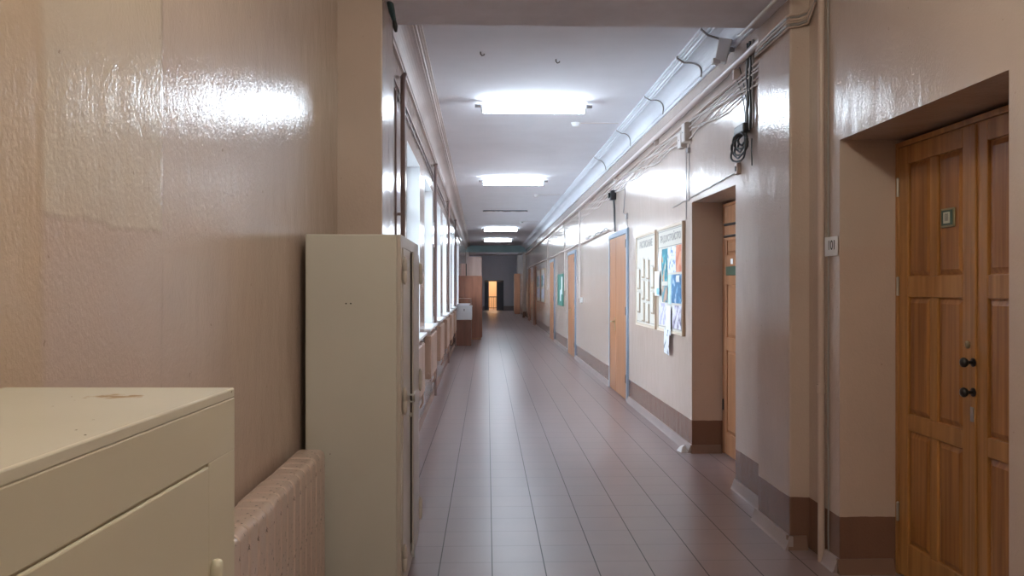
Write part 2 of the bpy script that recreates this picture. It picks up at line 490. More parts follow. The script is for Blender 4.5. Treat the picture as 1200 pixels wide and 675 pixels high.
M['box_white'] = plain('white_box_card', (0.60, 0.62, 0.66), 0.5)
M['tube'] = emitter('fluorescent_diffuser', (0.77, 0.885, 1.0), LAMP_STRENGTH)
M['glass'] = glass_material()
M['ochre_wall'] = plain('ochre_stair_wall', (0.80, 0.60, 0.39), 0.6)
M['snow'] = plain('pale_yard', (0.6, 0.62, 0.64), 0.9, vary=0.06)
M['plaster_chip'] = plain('white_plaster', (0.72, 0.70, 0.70), 0.7, bump=0.4, scale=40)

def structure(name, mb, mat, label=None, cat=None, **kw):
    o = mb.build(name, mat, **kw)
    return tag(o, label, cat, kind='structure')

# ------------------------------------------------------------------ setting: shell
XR = 1.97            # right wall face
XL0 = -0.90          # left wall of the near hall
CEIL = 3.72
YB, YE = -3.6, 54.5  # back of the hall, end wall
LA = 0.0095          # the window wall runs very slightly out of parallel
LX = -0.69
def left_wall_x(y):
    return LX - LA * y
def L(s, t=0.0, z=0.0):
    return (LX + t - LA * s, s, z)

structure('floor', MB().box(-1.9, 2.62, YB - 0.2, 60.2, -0.2, 0), M['floor'], 'brown tiled corridor floor with glossy reflections', 'floor')
structure('ceiling', MB().box(-1.9, 2.62, YB - 0.2, 60.2, CEIL, CEIL + 0.2), M['ceiling'], 'white corridor ceiling', 'ceiling')
structure('ground', MB().box(-60, -1.9, -40, 100, -0.8, -0.6), M['snow'], 'pale yard outside the windows', 'ground')

# right wall with its openings: (y0, y1, top)
RO = [(3.02, 4.50, 2.42), (6.41, 7.79, 2.41), (11.28, 12.97, 2.43), (18.02, 19.70, 2.43),
      (23.70, 25.40, 2.43), (32.9, 34.3, 2.43), (37.2, 38.7, 2.43)]
w = MB()
y = YB
for a, b, t in RO:
    w.box(XR, 2.45, y, a, 0, CEIL)
    w.box(XR, 2.45, a, b, t, CEIL)
    y = b
w.box(XR, 2.45, y, YE, 0, CEIL)
w.box(2.45, 2.55, YB, YE, 0, CEIL)
structure('wall_right', w, M['wall'], 'long pinkish right wall with the doors', 'wall')

# left wall: near hall, then the window wall
structure('wall_left', MB().box(XL0 - 0.45, XL0, YB, 4.93, 0, CEIL), M['patched_wall'], 'glossy pinkish wall beside the camera on the left', 'wall')
WIN = [(7.75 + 2.5 * n, 9.40 + 2.5 * n) for n in range(8)] + [(44.5, 46.15), (49.5, 51.15)]  # last two windows are unseen, added to bring daylight to the far end
ZS, ZT = 1.04, 2.985
w = MB()
y = 5.50
for a, b in WIN:
    w.box(-0.45, 0, y, a, 0, CEIL)
    w.box(-0.45, 0, a, b, 0, ZS)
    w.box(-0.45, 0, a, b, ZT, CEIL)
    y = b
w.box(-0.45, 0, y, YE, 0, CEIL)
o = structure('wall_window_side', w, M['wall'], 'left corridor wall pierced by tall windows', 'wall')
o.location = (LX, 0, 0); o.rotation_euler = (0, 0, LA)
structure('wall_back', MB().box(-1.9, 2.62, YB - 0.2, YB, 0, CEIL), M['wall'], 'wall behind the camera', 'wall')
# end wall with doorway, stair hall beyond
w = MB().box(-1.9, -0.18, YE, YE + 0.25, 0, CEIL).box(1.09, 2.62, YE, YE + 0.25, 0, CEIL).box(-0.18, 1.09, YE, YE + 0.25, 2.02, CEIL)
structure('wall_end', w, M['end_wall'], 'dim grey wall at the far end of the corridor', 'wall')
w = MB().box(-1.9, 2.62, 59.9, 60.2, 0, CEIL).box(-1.9, -1.6, YE + 0.25, 59.9, 0, CEIL).box(2.3, 2.62, YE + 0.25, 59.9, 0, CEIL)
structure('wall_stairwell', w, M['ochre_wall'], 'ochre stairwell wall seen through the end doorway', 'wall')

# pilasters and cross beams (trims of the shell)
w = MB().box(1.85, 1.99, 4.93, 5.52, 0, CEIL)
structure('trim_1', w, M['pilaster'], 'near right pilaster under the cross beam', 'pilaster', bevel=0.012, seg=3)
w = MB().box(-1.55, -0.632, 4.93, 5.52, 0, CEIL)
structure('trim_2', w, M['pilaster'], 'near left pilaster behind the tall locker', 'pilaster', bevel=0.008, seg=3)
structure('trim_3', MB().box(-0.64, 1.86, 4.93, 5.52, 3.365, CEIL), M['beam'], 'near cross beam spanning the corridor', 'beam', bevel=0.01)
structure('trim_4', MB().box(1.83, 1.99, 42.0, 42.7, 0, CEIL), M['pilaster'], 'far right pilaster under the teal beam', 'pilaster')
structure('trim_5', MB().box(-1.3, -0.93, 42.0, 42.7, 0, CEIL), M['pilaster'], 'far left pilaster under the teal beam', 'pilaster')
structure('trim_6', MB().box(-1.3, 1.97, 41.9, 42.7, 3.38, CEIL), M['teal_beam'], 'far teal painted cross beam', 'beam')

def cove(x0, z0, x1, z1, n=9):
    """concave curve from (x0,z0) on the wall to (x1,z1) on the ceiling"""
    return [(x0 + (x1 - x0) * (1 - math.cos(PI / 2 * k / n)), z0 + (z1 - z0) * math.sin(PI / 2 * k / n)) for k in range(n + 1)]
def cornice_profile(xw, s):
    """s = -1 for the right wall (runs to smaller x), +1 for the left"""
    p = [(xw, 3.495), (xw + s * 0.022, 3.495), (xw + s * 0.022, 3.525), (xw + s * 0.032, 3.53)]
    p += cove(xw + s * 0.032, 3.53, xw + s * 0.165, 3.655)
    p += [(xw + s * 0.165, 3.668), (xw + s * 0.185, 3.668), (xw + s * 0.19, 3.682), (xw + s * 0.208, 3.685), (xw + s * 0.208, 3.697), (xw + s * 0.226, 3.70), (xw + s * 0.226, CEIL), (xw, CEIL)]
    return p
c = structure('trim_7', MB().prism(cornice_profile(XR, -1), 5.52, 41.9), M['cornice'], 'moulded cornice along the right wall', 'cornice')
c = structure('trim_8', MB().prism(cornice_profile(0.0, 1), 5.52, 41.9), M['left_cornice'], 'moulded cornice above the windows', 'cornice')
c.location = (LX, 0, 0); c.rotation_euler = (0, 0, LA)

# skirting: sloped tile strip along the right wall, broken at the openings
def skirt_right(mb, x, y0, y1):
    mb.prism([(x + 0.01, 0), (x - 0.042, 0), (x - 0.034, 0.012), (x - 0.012, 0.078), (x + 0.01, 0.078)], y0, y1)
w = MB()
for a, b in ((4.50, 4.67), (5.52, 6.41), (7.79, 11.28), (12.97, 18.02), (19.70, 23.70), (25.40, 32.9), (34.3, 37.2), (38.7, 42.0)):
    skirt_right(w, XR, a, b)
skirt_right(w, 1.85, 4.90, 5.55)
structure('baseboard_right', w, M['skirting'], 'sloped grey skirting along the right wall', 'skirting')
w = MB()
def skirt_face(mb, y, x0, x1):   # on a face that looks towards the camera
    mb.prism([(y + 0.01, 0), (y - 0.040, 0), (y - 0.032, 0.012), (y - 0.012, 0.078), (y + 0.01, 0.078)], x0, x1, 'x')
skirt_face(w, 4.93, 1.83, 1.95)
skirt_face(w, 4.50, 1.955, 2.27)
skirt_face(w, 7.79, 1.955, 2.25)
structure('baseboard_recess', w, M['skirting_brown'], 'brown skirting in the door recesses', 'skirting')
w = MB()
w.prism([(-0.01, 0), (0.03, 0), (0.012, 0.075), (-0.01, 0.075)], 5.52, 41.9)
c = structure('baseboard_left', w, M['skirting_brown'], 'brown skirting under the windows', 'skirting')
c.location = (LX, 0, 0); c.rotation_euler = (0, 0, LA)

# ------------------------------------------------------------------ windows
ORD = ['nearest', 'second', 'third', 'fourth', 'fifth', 'sixth', 'seventh', 'eighth', 'ninth', 'farthest']
for n, (a, b) in enumerate(WIN):
    e = thing('window_%d' % (n + 1), '%s tall white window along the left wall, counting from the camera' % ORD[n], 'window', L((a + b) / 2), LA, kind='structure')
    h = (b - a) / 2
    f = MB()
    x0, x1 = -0.26, -0.19
    f.box(x0, x1, -h, -h + 0.06, ZS, ZT).box(x0, x1, h - 0.06, h, ZS, ZT)
    f.box(x0, x1, -h + 0.06, h - 0.06, ZS, ZS + 0.06).box(x0, x1, -h + 0.06, h - 0.06, ZT - 0.06, ZT)
    f.box(x0 + 0.005, x1 - 0.005, -0.045, 0.045, ZS + 0.06, ZT - 0.06)
    f.box(x0 + 0.008, x1 - 0.008, -h + 0.06, -0.045, 2.38, 2.45).box(x0 + 0.008, x1 - 0.008, 0.045, h - 0.06, 2.38, 2.45)
    f.build('window_frame', M['white_paint'], e, bevel=0.006)
    g = MB()
    for y0, y1 in ((-h + 0.05, -0.03), (0.03, h - 0.05)):
        for z0, z1 in ((ZS + 0.05, 2.39), (2.44, ZT - 0.05)):
            g.box(-0.228, -0.222, y0, y1, z0, z1)
    g.build('window_pane', M['glass'], e)
    r = MB().box(-0.19, 0.004, h - 0.008, h, ZS, ZT).box(-0.19, 0.004, -h, -h + 0.008, ZS, ZT).box(-0.19, 0.004, -h, h, ZT - 0.008, ZT)
    r.build('window_reveal', M['white_paint'], e)
    MB().box(-0.20, 0.085, -h - 0.08, h + 0.08, ZS - 0.002, ZS + 0.032).build('window_sill', M['white_paint'], e, bevel=0.008, seg=3)
    b_ = MB()
    for k in (-1, 1):
        b_.box(0.0, 0.06, k * h * 0.7 - 0.012, k * h * 0.7 + 0.012, ZS - 0.05, ZS)
    b_.build('sill_bracket', M['white_paint'], e)
    MB().lathe([(0.012, 0), (0.012, 0.02), (0.006, 0.025)], (-0.19, 0.0, 1.75), 'x', 10).build('window_latch', M['steel'], e)

# ------------------------------------------------------------------ doors in the right wall
def recess_door(num, y0, y1, top, xf, label, rows, leaf_mat, panel_mat, cols=2):
    """double-leaf panelled door at the back of a plastered recess; local x = 0 is the front face of the leaves"""
    yc = (y0 + y1) / 2
    e = thing('door_%d' % num, label, 'door', (xf, yc, 0), 0, kind='structure')
    h = (y1 - y0) / 2
    f = MB().box(-0.005, 0.12, -h, -h + 0.035, 0, top).box(-0.005, 0.12, h - 0.035, h, 0, top).box(-0.005, 0.12, -h + 0.035, h - 0.035, top - 0.03, top)
    f.build('door_frame', leaf_mat, e, bevel=0.004)
    leaves = []
    zt = top - 0.032
    for y_a, y_b in ((0.003, h - 0.037), (-h + 0.037, -0.003)):
        lf = MB()
        lf.box(0.012, 0.04, y_a, y_b, 0.012, zt)
        st = 0.095
        mid = (y_a + y_b) / 2
        ys = [(y_a, y_a + st), (y_b - st, y_b)] + ([(mid - 0.035, mid + 0.035)] if cols == 2 else [])
        for a, b in ys[:2]:
            lf.box(-0.002, 0.012, a, b, 0.012, zt)
        zr = [0.012] + [v for r in rows for v in r] + [zt]
        inner0, inner1 = y_a + st, y_b - st
        for a, b in zip(zr[0::2], zr[1::2]):
            lf.box(-0.002, 0.012, inner0, inner1, a, b)
        if cols == 2:
            for a, b in rows:
                lf.box(-0.002, 0.012, mid - 0.035, mid + 0.035, a, b)
        lo = lf.build('door_leaf', leaf_mat, e, bevel=0.004)
        leaves.append(lo)
        spans = [(inner0, mid - 0.035), (mid + 0.035, inner1)] if cols == 2 else [(inner0, inner1)]
        for a, b in rows:
            for c0, c1 in spans:
                p = MB()
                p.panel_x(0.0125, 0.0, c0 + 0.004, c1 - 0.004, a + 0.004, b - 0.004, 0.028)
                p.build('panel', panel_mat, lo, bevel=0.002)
    return e, leaves, h

ROWS1 = [(0.20, 0.82), (0.91, 1.545), (1.655, 2.27)]
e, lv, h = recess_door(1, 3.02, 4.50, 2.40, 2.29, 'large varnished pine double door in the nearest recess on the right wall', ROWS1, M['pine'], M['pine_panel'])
MB().box(-0.012, 0.0, -0.022, 0.022, 0.012, 2.36).build('astragal', M['pine'], e, bevel=0.006, seg=3)
for z in (1.245, 1.105):
    k = MB().lathe([(0.021, 0), (0.021, 0.004), (0.008, 0.007), (0.008, 0.028), (0.019, 0.034), (0.024, 0.045), (0.021, 0.056), (0.008, 0.062)], (-0.012, -0.008, z), '-x', 20)
    k.build('door_knob', M['black'], e, smooth=True)
MB().lathe([(0.019, 0), (0.019, 0.006), (0.010, 0.010)], (-0.003, 0.05, 1.325), '-x', 16).build('lock_cylinder', M['brass'], e)
MB().box(-0.016, -0.011, -0.014, 0.014, 0.965, 1.035).build('keyhole_plate', M['steel'], e, bevel=0.003)
hm = []
for z in (0.30, 1.55, 2.1):
    MB().lathe([(0.008, 0), (0.008, 0.10), (0.004, 0.106)], (-0.008, h - 0.036, z), 'z', 10).build('hinge', M['steel'], e)
# number plate
pl = MB().box(-0.010, -0.002, 0.155, 0.275, 1.895, 1.99).build('number_plate', M['brass'], e, bevel=0.003)
MB().box(-0.0125, -0.0095, 0.168, 0.262, 1.905, 1.98).build('plate_field', M['plate_green'], pl)
MB().box(-0.014, -0.0125, 0.187, 0.243, 1.915, 1.97).build('plate_card', M['plate_pale'], pl)
text_mesh('plate_digits', '101', 0.055, M['ink'], pl, (-0.0142, 0.215, 1.9425), (PI / 2, 0, -PI / 2), 0.0005, 0.5)

ROWS2 = [(0.22, 1.0), (1.12, 1.62), (1.90, 2.04)]
e, lv, h = recess_door(2, 6.41, 7.79, 2.39, 2.27, 'brown wooden door deep in the second recess behind the near pilaster', ROWS2, M['door_brown'], M['door_brown'], cols=1)
pl = MB().box(-0.010, -0.002, 0.16, 0.56, 1.705, 1.79).build('number_plate', M['plate_green'], e, bevel=0.003)
MB().box(-0.006, -0.001, 0.36, 0.42, 1.81, 1.86).build('paper_tag', M['paper'], e)
for z in (2.075, 2.185):
    MB().tube([(-0.004, 0.60, z), (-0.018, 0.57, z), (-0.018, 0.05, z - 0.01), (-0.004, 0.02, z - 0.01)], 0.012, 8).build('door_bar', M['dark_plastic'], e)
MB().lathe([(0.018, 0), (0.018, 0.006), (0.008, 0.01), (0.008, 0.03), (0.02, 0.038), (0.02, 0.05), (0.006, 0.056)], (-0.002, 0.06, 1.19), '-x', 16).build('door_knob', M['black'], e, smooth=True)
MB().lathe([(0.008, 0), (0.008, 0.10), (0.004, 0.106)], (-0.008, h - 0.036, 0.42), 'z', 10).build('hinge', M['dark_plastic'], e)

def flush_door(num, y0, y1, label, mat, frame_mat, seam=0.62, top=2.425, detail=True):
    e = thing('door_%d' % num, label, 'door', (XR, (y0 + y1) / 2, 0), 0, kind='structure')
    h = (y1 - y0) / 2
    f = MB().box(-0.03, 0.12, -h, -h + 0.075, 0, top).box(-0.03, 0.12, h - 0.06, h, 0, top).box(-0.03, 0.12, -h + 0.075, h - 0.06, top - 0.075, top)
    f.build('door_frame', frame_mat, e, bevel=0.006)
    ya, yb = -h + 0.075, h - 0.06
    ys = ya + (yb - ya) * seam
    for a, b in ((ya + 0.006, ys - 0.006), (ys + 0.006, yb - 0.006)):
        MB().box(-0.022, 0.02, a, b, 0.012, top - 0.082).build('door_leaf', mat, e, bevel=0.004)
    MB().box(0.03, 0.06, ya, yb, 0, top - 0.075).build('door_stop', M['gap'], e)  # near-black sheet, painted shade behind the leaves
    if detail:
        hd = MB().box(-0.028, -0.02, ys + 0.03, ys + 0.065, 0.93, 1.13)
        hd = hd.build('handle_plate', M['brass'], e, bevel=0.003)
        MB().tube([(-0.026, ys + 0.048, 1.07), (-0.07, ys + 0.048, 1.07), (-0.075, ys + 0.06, 1.07), (-0.075, ys + 0.15, 1.065)], 0.009, 10).build('handle_lever', M['brass'], hd)
        for z in (0.25, 1.2, 2.15):
            MB().lathe([(0.009, 0), (0.009, 0.11), (0.004, 0.116)], (-0.03, ya + 0.004, z), 'z', 10).build('hinge', M['dark_plastic'], e)
    return e
flush_door(3, 11.28, 12.97, 'brown two-leaf door with blue-grey frame beside the notice boards', M['door_brown'], M['blue_frame'])
flush_door(4, 18.02, 19.70, 'brown two-leaf door with blue-grey frame just before the green board', M['door_brown'], M['blue_frame'], seam=0.5)
flush_door(5, 23.70, 25.40, 'brown door beyond the green board', M['door_brown'], M['blue_frame'], seam=0.5)
flush_door(6, 32.9, 34.3, 'far brown door past the second pair of notice boards', M['door_dark'], M['door_dark'], seam=0.5)
flush_door(7, 37.2, 38.7, 'farthest brown door before the teal beam', M['door_dark'], M['door_dark'], seam=0.5)

# end doorway: dark leaves either side of a bright gap
e = thing('door_8', 'dark double doorway at the far end, standing open in the middle', 'door', (0.455, YE, 0), 0, kind='structure')
f = MB().box(-0.635, -0.58, -0.03, 0.26, 0, 2.02).box(0.58, 0.635, -0.03, 0.26, 0, 2.02).box(-0.58, 0.58, -0.03, 0.26, 1.96, 2.02)
f.build('door_frame', M['navy_door'], e)
MB().box(-0.58, -0.345, 0.02, 0.07, 0.01, 1.955).build('door_leaf', M['navy_door'], e, bevel=0.005)
MB().box(0.165, 0.58, 0.02, 0.07, 0.01, 1.955).build('door_leaf', M['navy_door'], e, bevel=0.005)

# stair railing beyond
e = thing('stair_railing', 'dark metal stair railing seen through the far doorway', 'railing', (0.455, 57.0, 0))
MB().box(-1.2, 1.2, -0.03, 0.03, 0.86, 0.92).build('handrail', M['navy_door'], e, bevel=0.01)
MB().box(-1.2, 1.2, -0.015, 0.015, 0.10, 0.14).build('bottom_rail', M['navy_door'], e)
for k in range(17):
    x = -1.2 + 0.15 * k
    MB().box(x - 0.011, x + 0.011, -0.011, 0.011, 0.0 if k % 8 == 0 else 0.12, 0.88).build('baluster', M['navy_door'], e)
ld = bpy.data.lights.new('stairwell_light', 'POINT'); ld.energy = STAIR_POWER; ld.color = (1.0, 0.80, 0.58); ld.shadow_soft_size = 0.15  # unseen light added so the stairwell glows warm
lo = bpy.data.objects.new('stairwell_light', ld); COL.objects.link(lo); lo.location = (0.4, 57.6, 3.3)

# ------------------------------------------------------------------ ceiling lamps
def lamp_proto():
    e = thing('ceiling_lamp', '', 'ceiling lamp', (0, 0, CEIL))
    MB().box(-0.59, 0.59, -0.032, 0.032, -0.046, -0.008).build('housing', M['white_plastic'], e, bevel=0.006)
    arc = [-PI * 0.36 + PI * 1.72 * k / 18 for k in range(19)]
    prof = [(0.060 * math.cos(a), -0.088 - 0.050 * math.sin(a)) for a in arc]
    MB().prism(prof, -0.578, 0.578, 'x').build('diffuser', M['tube'], e, smooth=True)
    for s in (-1, 1):
        p2 = [(0.064 * math.cos(a), -0.088 - 0.054 * math.sin(a)) for a in [2 * PI * k / 20 for k in range(20)]]
        x = sorted((s * 0.578, s * 0.602))
        MB().prism(p2, x[0], x[1], 'x').build('end_cap', M['white_plastic'], e)
        x = sorted((s * 0.60, s * 0.67))
        MB().box(x[0], x[1], -0.02, 0.02, -0.075, -0.045).build('mounting_tab', M['grey_cable'], e)
    MB().box(-0.5, 0.5, -0.03, 0.03, -0.008, 0.0).build('ceiling_plate', M['white_plastic'], e)
    return e
lp = lamp_proto()
spots = [(0.53, 9.3, 'lit fluorescent ceiling lamp closest to the camera'), (0.51, 15.9, 'second lit fluorescent ceiling lamp, between the two larger smoke detectors'),
         (0.48, 29.2, 'third lit fluorescent ceiling lamp, beyond the bare mounting strip'), (0.47, 35.9, 'farthest lit fluorescent ceiling lamp, before the teal beam')]
for i, (x, y, lab) in enumerate(spots):
    o = lp if i == 0 else copy_tree(lp)
    o.location = (x, y, CEIL)
    tag(o, lab, 'ceiling lamp', 'fluorescent lamps on the corridor ceiling')
# bare strip where a lamp is missing
e = thing('lamp_mount', 'dark bare mounting strip of a missing lamp on the ceiling', 'lamp mount', (0.5, 22.6, CEIL))
pts = [(-0.62 + 0.062 * k, random.uniform(-0.02, 0.02), -0.02 + random.uniform(-0.008, 0.01)) for k in range(21)]
MB().tube(pts, 0.016, 6).build('loose_wire', M['grey_cable'], e)
MB().box(-0.6, 0.6, -0.03, 0.03, -0.014, 0.0).build('mounting_strip', M['blue_frame'], e)

# added unseen globes that brighten the near hall, behind and above the camera
e = thing('globe_lamp', 'warm round ceiling lamp behind the camera in the near hall', 'ceiling lamp', (0.2, -1.3, CEIL))
MB().lathe([(0.06, 0), (0.06, -0.05), (0.03, -0.07)], (0, 0, 0), 'z', 20).build('lamp_base', M['white_plastic'], e)
MB().lathe([(0.03, -0.07), (0.09, -0.10), (0.125, -0.16), (0.13, -0.20), (0.11, -0.26), (0.06, -0.30), (0.0, -0.31)], (0, 0, 0), 'z', 24).build('lamp_shade', emitter('warm_globe', (1.0, 0.93, 0.73), WARM_POWER), e, smooth=True)

g2 = copy_tree(e)
g2.location = (0.45, 1.9, CEIL)
tag(g2, 'warm round ceiling lamp overhead in the near hall', 'ceiling lamp')
e['group'] = g2['group'] = 'round lamps in the near hall'

# smoke detectors
def detector():
    e = thing('smoke_detector', '', 'smoke detector', (0, 0, CEIL))
    MB().lathe([(0.062, 0), (0.062, -0.018), (0.058, -0.02)], (0, 0, 0), 'z', 24).build('mounting_ring', M['white_plastic'], e, smooth=True)
    MB().lathe([(0.055, -0.02), (0.055, -0.035), (0.045, -0.05), (0.02, -0.056), (0.0, -0.056)], (0, 0, 0), 'z', 24).build('sensor_head', M['white_plastic'], e, smooth=True)
    MB().tube([(0.05, 0, -0.006), (0.28, 0.0, -0.004), (0.55, 0.01, -0.004)], 0.005, 6).build('cable', M['white_cable'], e)
    return e
d0 = detector()
for i, (x, y, lab) in enumerate([(1.145, 10.5, 'white smoke detector on the ceiling just past the closest lamp'), (1.13, 18.7, 'white smoke detector on the ceiling just past the second lamp'), (1.11, 26.5, 'small far smoke detector on the ceiling beyond the bare strip')]):
    o = d0 if i == 0 else copy_tree(d0)
    o.location = (x, y, CEIL)
    tag(o, lab, 'smoke detector', 'smoke detectors on the corridor ceiling')
for x, y, lab in [(-0.06, 7.36, 'small dark ceiling hook on the window side before the closest lamp'), (0.64, 7.58, 'small dark ceiling hook in mid ceiling before the closest lamp')]:
    tag(MB().tube([(x, y, CEIL + 0.005), (x, y, CEIL - 0.02), (x + 0.012, y, CEIL - 0.035), (x + 0.03, y, CEIL - 0.03), (x + 0.035, y, CEIL - 0.018)], 0.006, 8).build('ceiling_hook', M['grey_cable']), lab, 'hook', 'hooks in the corridor ceiling')

# ------------------------------------------------------------------ foreground cream cabinet
e = thing('metal_cabinet', 'cream enamelled metal cabinet with stained top beside the camera', 'cabinet', (-0.452, 1.470, 0), math.radians(-2.28))
ZC = 1.42
b = MB().box(-0.41, -0.004, -0.9, -0.0, 0.08, ZC - 0.02)
b.build('body', M['cream_enamel_door'], e, bevel=0.006)
top = MB().box(-0.412, 0.001, -0.901, 0.001, ZC - 0.018, ZC)
top.build('top_panel', M['cream_enamel'], e, bevel=0.003)
MB().box(-0.0045, 0.001, -0.9, 0.001, ZC - 0.110, ZC - 0.0175).build('top_rail', M['cream_enamel_door'], e, bevel=0.002)
MB().box(-0.0045, 0.001, -0.121, 0.001, 0.08, ZC - 0.109).build('corner_post', M['cream_enamel_door'], e, bevel=0.002)
dr = MB().box(-0.0045, 0.003, -0.89, -0.124, 0.11, ZC - 0.1135).build('door', M['cream_enamel_door'], e, bevel=0.003)
for z in (0.30, 1.03):
    hg = MB().lathe([(0.004, 0), (0.0095, 0.004), (0.0105, 0.06), (0.0105, 0.108), (0.008, 0.117), (0.003, 0.120)], (0.010, -0.108, z), 'z', 16)
    hg.build('hinge', M['cream_enamel_door'], dr, smooth=True)
hp = MB().lathe([(0.012, 0), (0.012, 0.01), (0.007, 0.014), (0.007, 0.03), (0.016, 0.036), (0.014, 0.046), (0.004, 0.05)], (0.003, -0.83, 0.85), 'x', 16)
hp.build('knob', M['steel'], dr, smooth=True)
for x in (-0.40, -0.06):
    for y in (-0.87, -0.06):
        MB().box(x, x + 0.04, y, y + 0.04, 0.0, 0.08).build('foot', M['cream_enamel_door'], e)

# ------------------------------------------------------------------ tall greige locker
e = thing('tall_locker', 'tall grey-cream two-door metal locker standing against the left pilaster', 'locker', (-0.41, 3.90, 0))
LW, LD, LZ0, LZ1 = 0.985, 0.455, 0.10, 1.85
b = MB().box(-LD, -0.02, 0, LW, LZ0, LZ1)
b.build('body', M['locker_enamel'], e, bevel=0.008, seg=3)
f = MB().box(-0.02, -0.002, 0, 0.055, LZ0, LZ1).box(-0.02, -0.002, LW - 0.03, LW, LZ0, LZ1).box(-0.02, -0.002, 0.055, LW - 0.03, LZ1 - 0.06, LZ1).box(-0.02, -0.002, 0.055, LW - 0.03, LZ0, LZ0 + 0.06)
f.build('front_frame', M['locker_door'], e, bevel=0.003)
MB().box(-0.0195, -0.0165, 0.05, LW - 0.03, LZ0 + 0.05, LZ1 - 0.05).build('inner_gap', M['gap'], e)  # near-black sheet painting the shade between and behind the doors
ym = 0.44
d1 = MB().box(-0.016, 0.004, 0.058, ym - 0.012, LZ0 + 0.063, LZ1 - 0.063).build('door', M['locker_door'], e, bevel=0.003)
d2 = MB().box(-0.006, 0.003, ym + 0.016 - (LW - 0.033), 0.0, LZ0 + 0.063, LZ1 - 0.063).build('door', M['locker_door'], e, bevel=0.002)
d2.location = (0.003, LW - 0.033, 0)
d2.rotation_euler = (0, 0, math.radians(1.3))
for dd, yy, xo in ((d1, 0.055, 0.0), (d2, 0.003, -0.002)):
    for z in (0.22, 0.98, 1.61):
        MB().lathe([(0.003, 0), (0.006, 0.006), (0.012, 0.016), (0.012, 0.062), (0.010, 0.064), (0.010, 0.068), (0.012, 0.07), (0.012, 0.115), (0.006, 0.125), (0.003, 0.135)], (0.012 + xo, yy, z), 'z', 12).build('hinge', M['locker_door'], dd, smooth=True)
st = MB().box(0.003, 0.009, ym - 0.04 - (LW - 0.033), ym + 0.15 - (LW - 0.033), 1.005, 1.03)
st.build('hasp', M['locker_door'], d2, bevel=0.002)
MB().tube([(0.004, ym - 0.07, 1.0), (0.03, ym - 0.07, 1.0), (0.03, ym - 0.07, 1.036), (0.004, ym - 0.07, 1.036)], 0.005, 8).build('staple', M['steel'], d1)
MB().lathe([(0.012, 0), (0.012, 0.008), (0.008, 0.012)], (0.004, ym - 0.06, 0.93), 'x', 12).build('lock', M['steel'], d1)
for x in (-0.45, -0.06):
    for yy in (0.01, LW - 0.05):
        MB().box(x, x + 0.04, yy, yy + 0.04, 0, LZ0).build('foot', M['locker_enamel'], e)
h2 = MB()
for yy in (-0.255, -0.24):
    h2.lathe([(0.004, 0), (0.004, 0.001)], (yy, -0.0006, 1.50), 'z', 8)
h2 = MB()
for xx in (-0.265, -0.243):
    h2.box(xx, xx + 0.007, -0.0012, 0.0, 1.517, 1.523)
h2.build('screw_hole', M['gap'], e)

# ------------------------------------------------------------------ near radiator
def radiator(e, n, pitch, depth, z0, z1, mat, side=1):
    """cast-iron sections side by side along local y, back at x = 0, front at x = depth"""
    first = None
    for k in range(n):
        if first is None:
            s = MB()
            rr = depth * 0.24
            prof = []
            for cx, cz, a0 in ((depth - rr, z1 - rr, 0), (rr, z1 - rr, 1), (rr, z0 + rr, 2), (depth - rr, z0 + rr, 3)):
                prof += [(cx + rr * math.cos(PI / 2 * (a0 + q / 5)), cz + rr * math.sin(PI / 2 * (a0 + q / 5))) for q in range(6)]
            s.prism(prof, 0.0025, pitch - 0.0025)
            first = s.build('section', mat, e, bevel=pitch * 0.085, seg=3, smooth=True)
        else:
            c = first.copy(); COL.objects.link(c); c.parent = e
            c.location = (random.uniform(-0.002, 0.002), k * pitch, random.uniform(-0.003, 0.003))
    hub = MB()
    for z in (z0 + 0.06, z1 - 0.06):
        hub.tube([(depth / 2, -0.015, z), (depth / 2, n * pitch + 0.015, z)], 0.022, 12)
    hub.build('header_pipe', mat, e)
e = thing('radiator', 'pink cast-iron radiator with chipped paint between the two metal cabinets', 'radiator', (-0.875, 2.27, 0))
radiator(e, 15, 0.0985, 0.135, 0.24, 0.858, M['radiator'])
for yy in (0.25, 1.2):
    MB().box(-0.024, 0.06, yy, yy + 0.02, 0.30, 0.34).build('bracket', M['radiator'], e)
MB().tube([(0.067, -0.015, 0.30), (0.067, -0.12, 0.30), (0.02, -0.16, 0.28), (0.0, -0.16, 0.0)], 0.017, 10).build('supply_pipe', M['pipe_paint'], e)

# radiators below the windows
r0 = None
ROR = ['nearest', 'second', 'third', 'fourth', 'fifth', 'sixth', 'seventh', 'farthest']
for n, (a, b) in enumerate(WIN[:8]):
    lab = 'peach radiator under the %s window on the left wall' % ROR[n]
    if r0 is None:
        r0 = e = thing('window_radiator', lab, 'radiator', L(a - 0.02, 0.004), LA, 'radiators below the windows')
        radiator(e, 12, 0.108, 0.085, 0.44, 0.985, M['far_radiator'])
        MB().tube([(0.05, 1.31, 0.50), (0.05, 1.40, 0.50), (0.05, 1.43, 0.46), (0.05, 1.43, 0.30), (0.02, 1.43, 0.24)], 0.013, 8).build('supply_pipe', M['far_radiator'], e)
    else:
        e = copy_tree(r0)
        e.location = L(a - 0.02, 0.004)
        tag(e, lab)

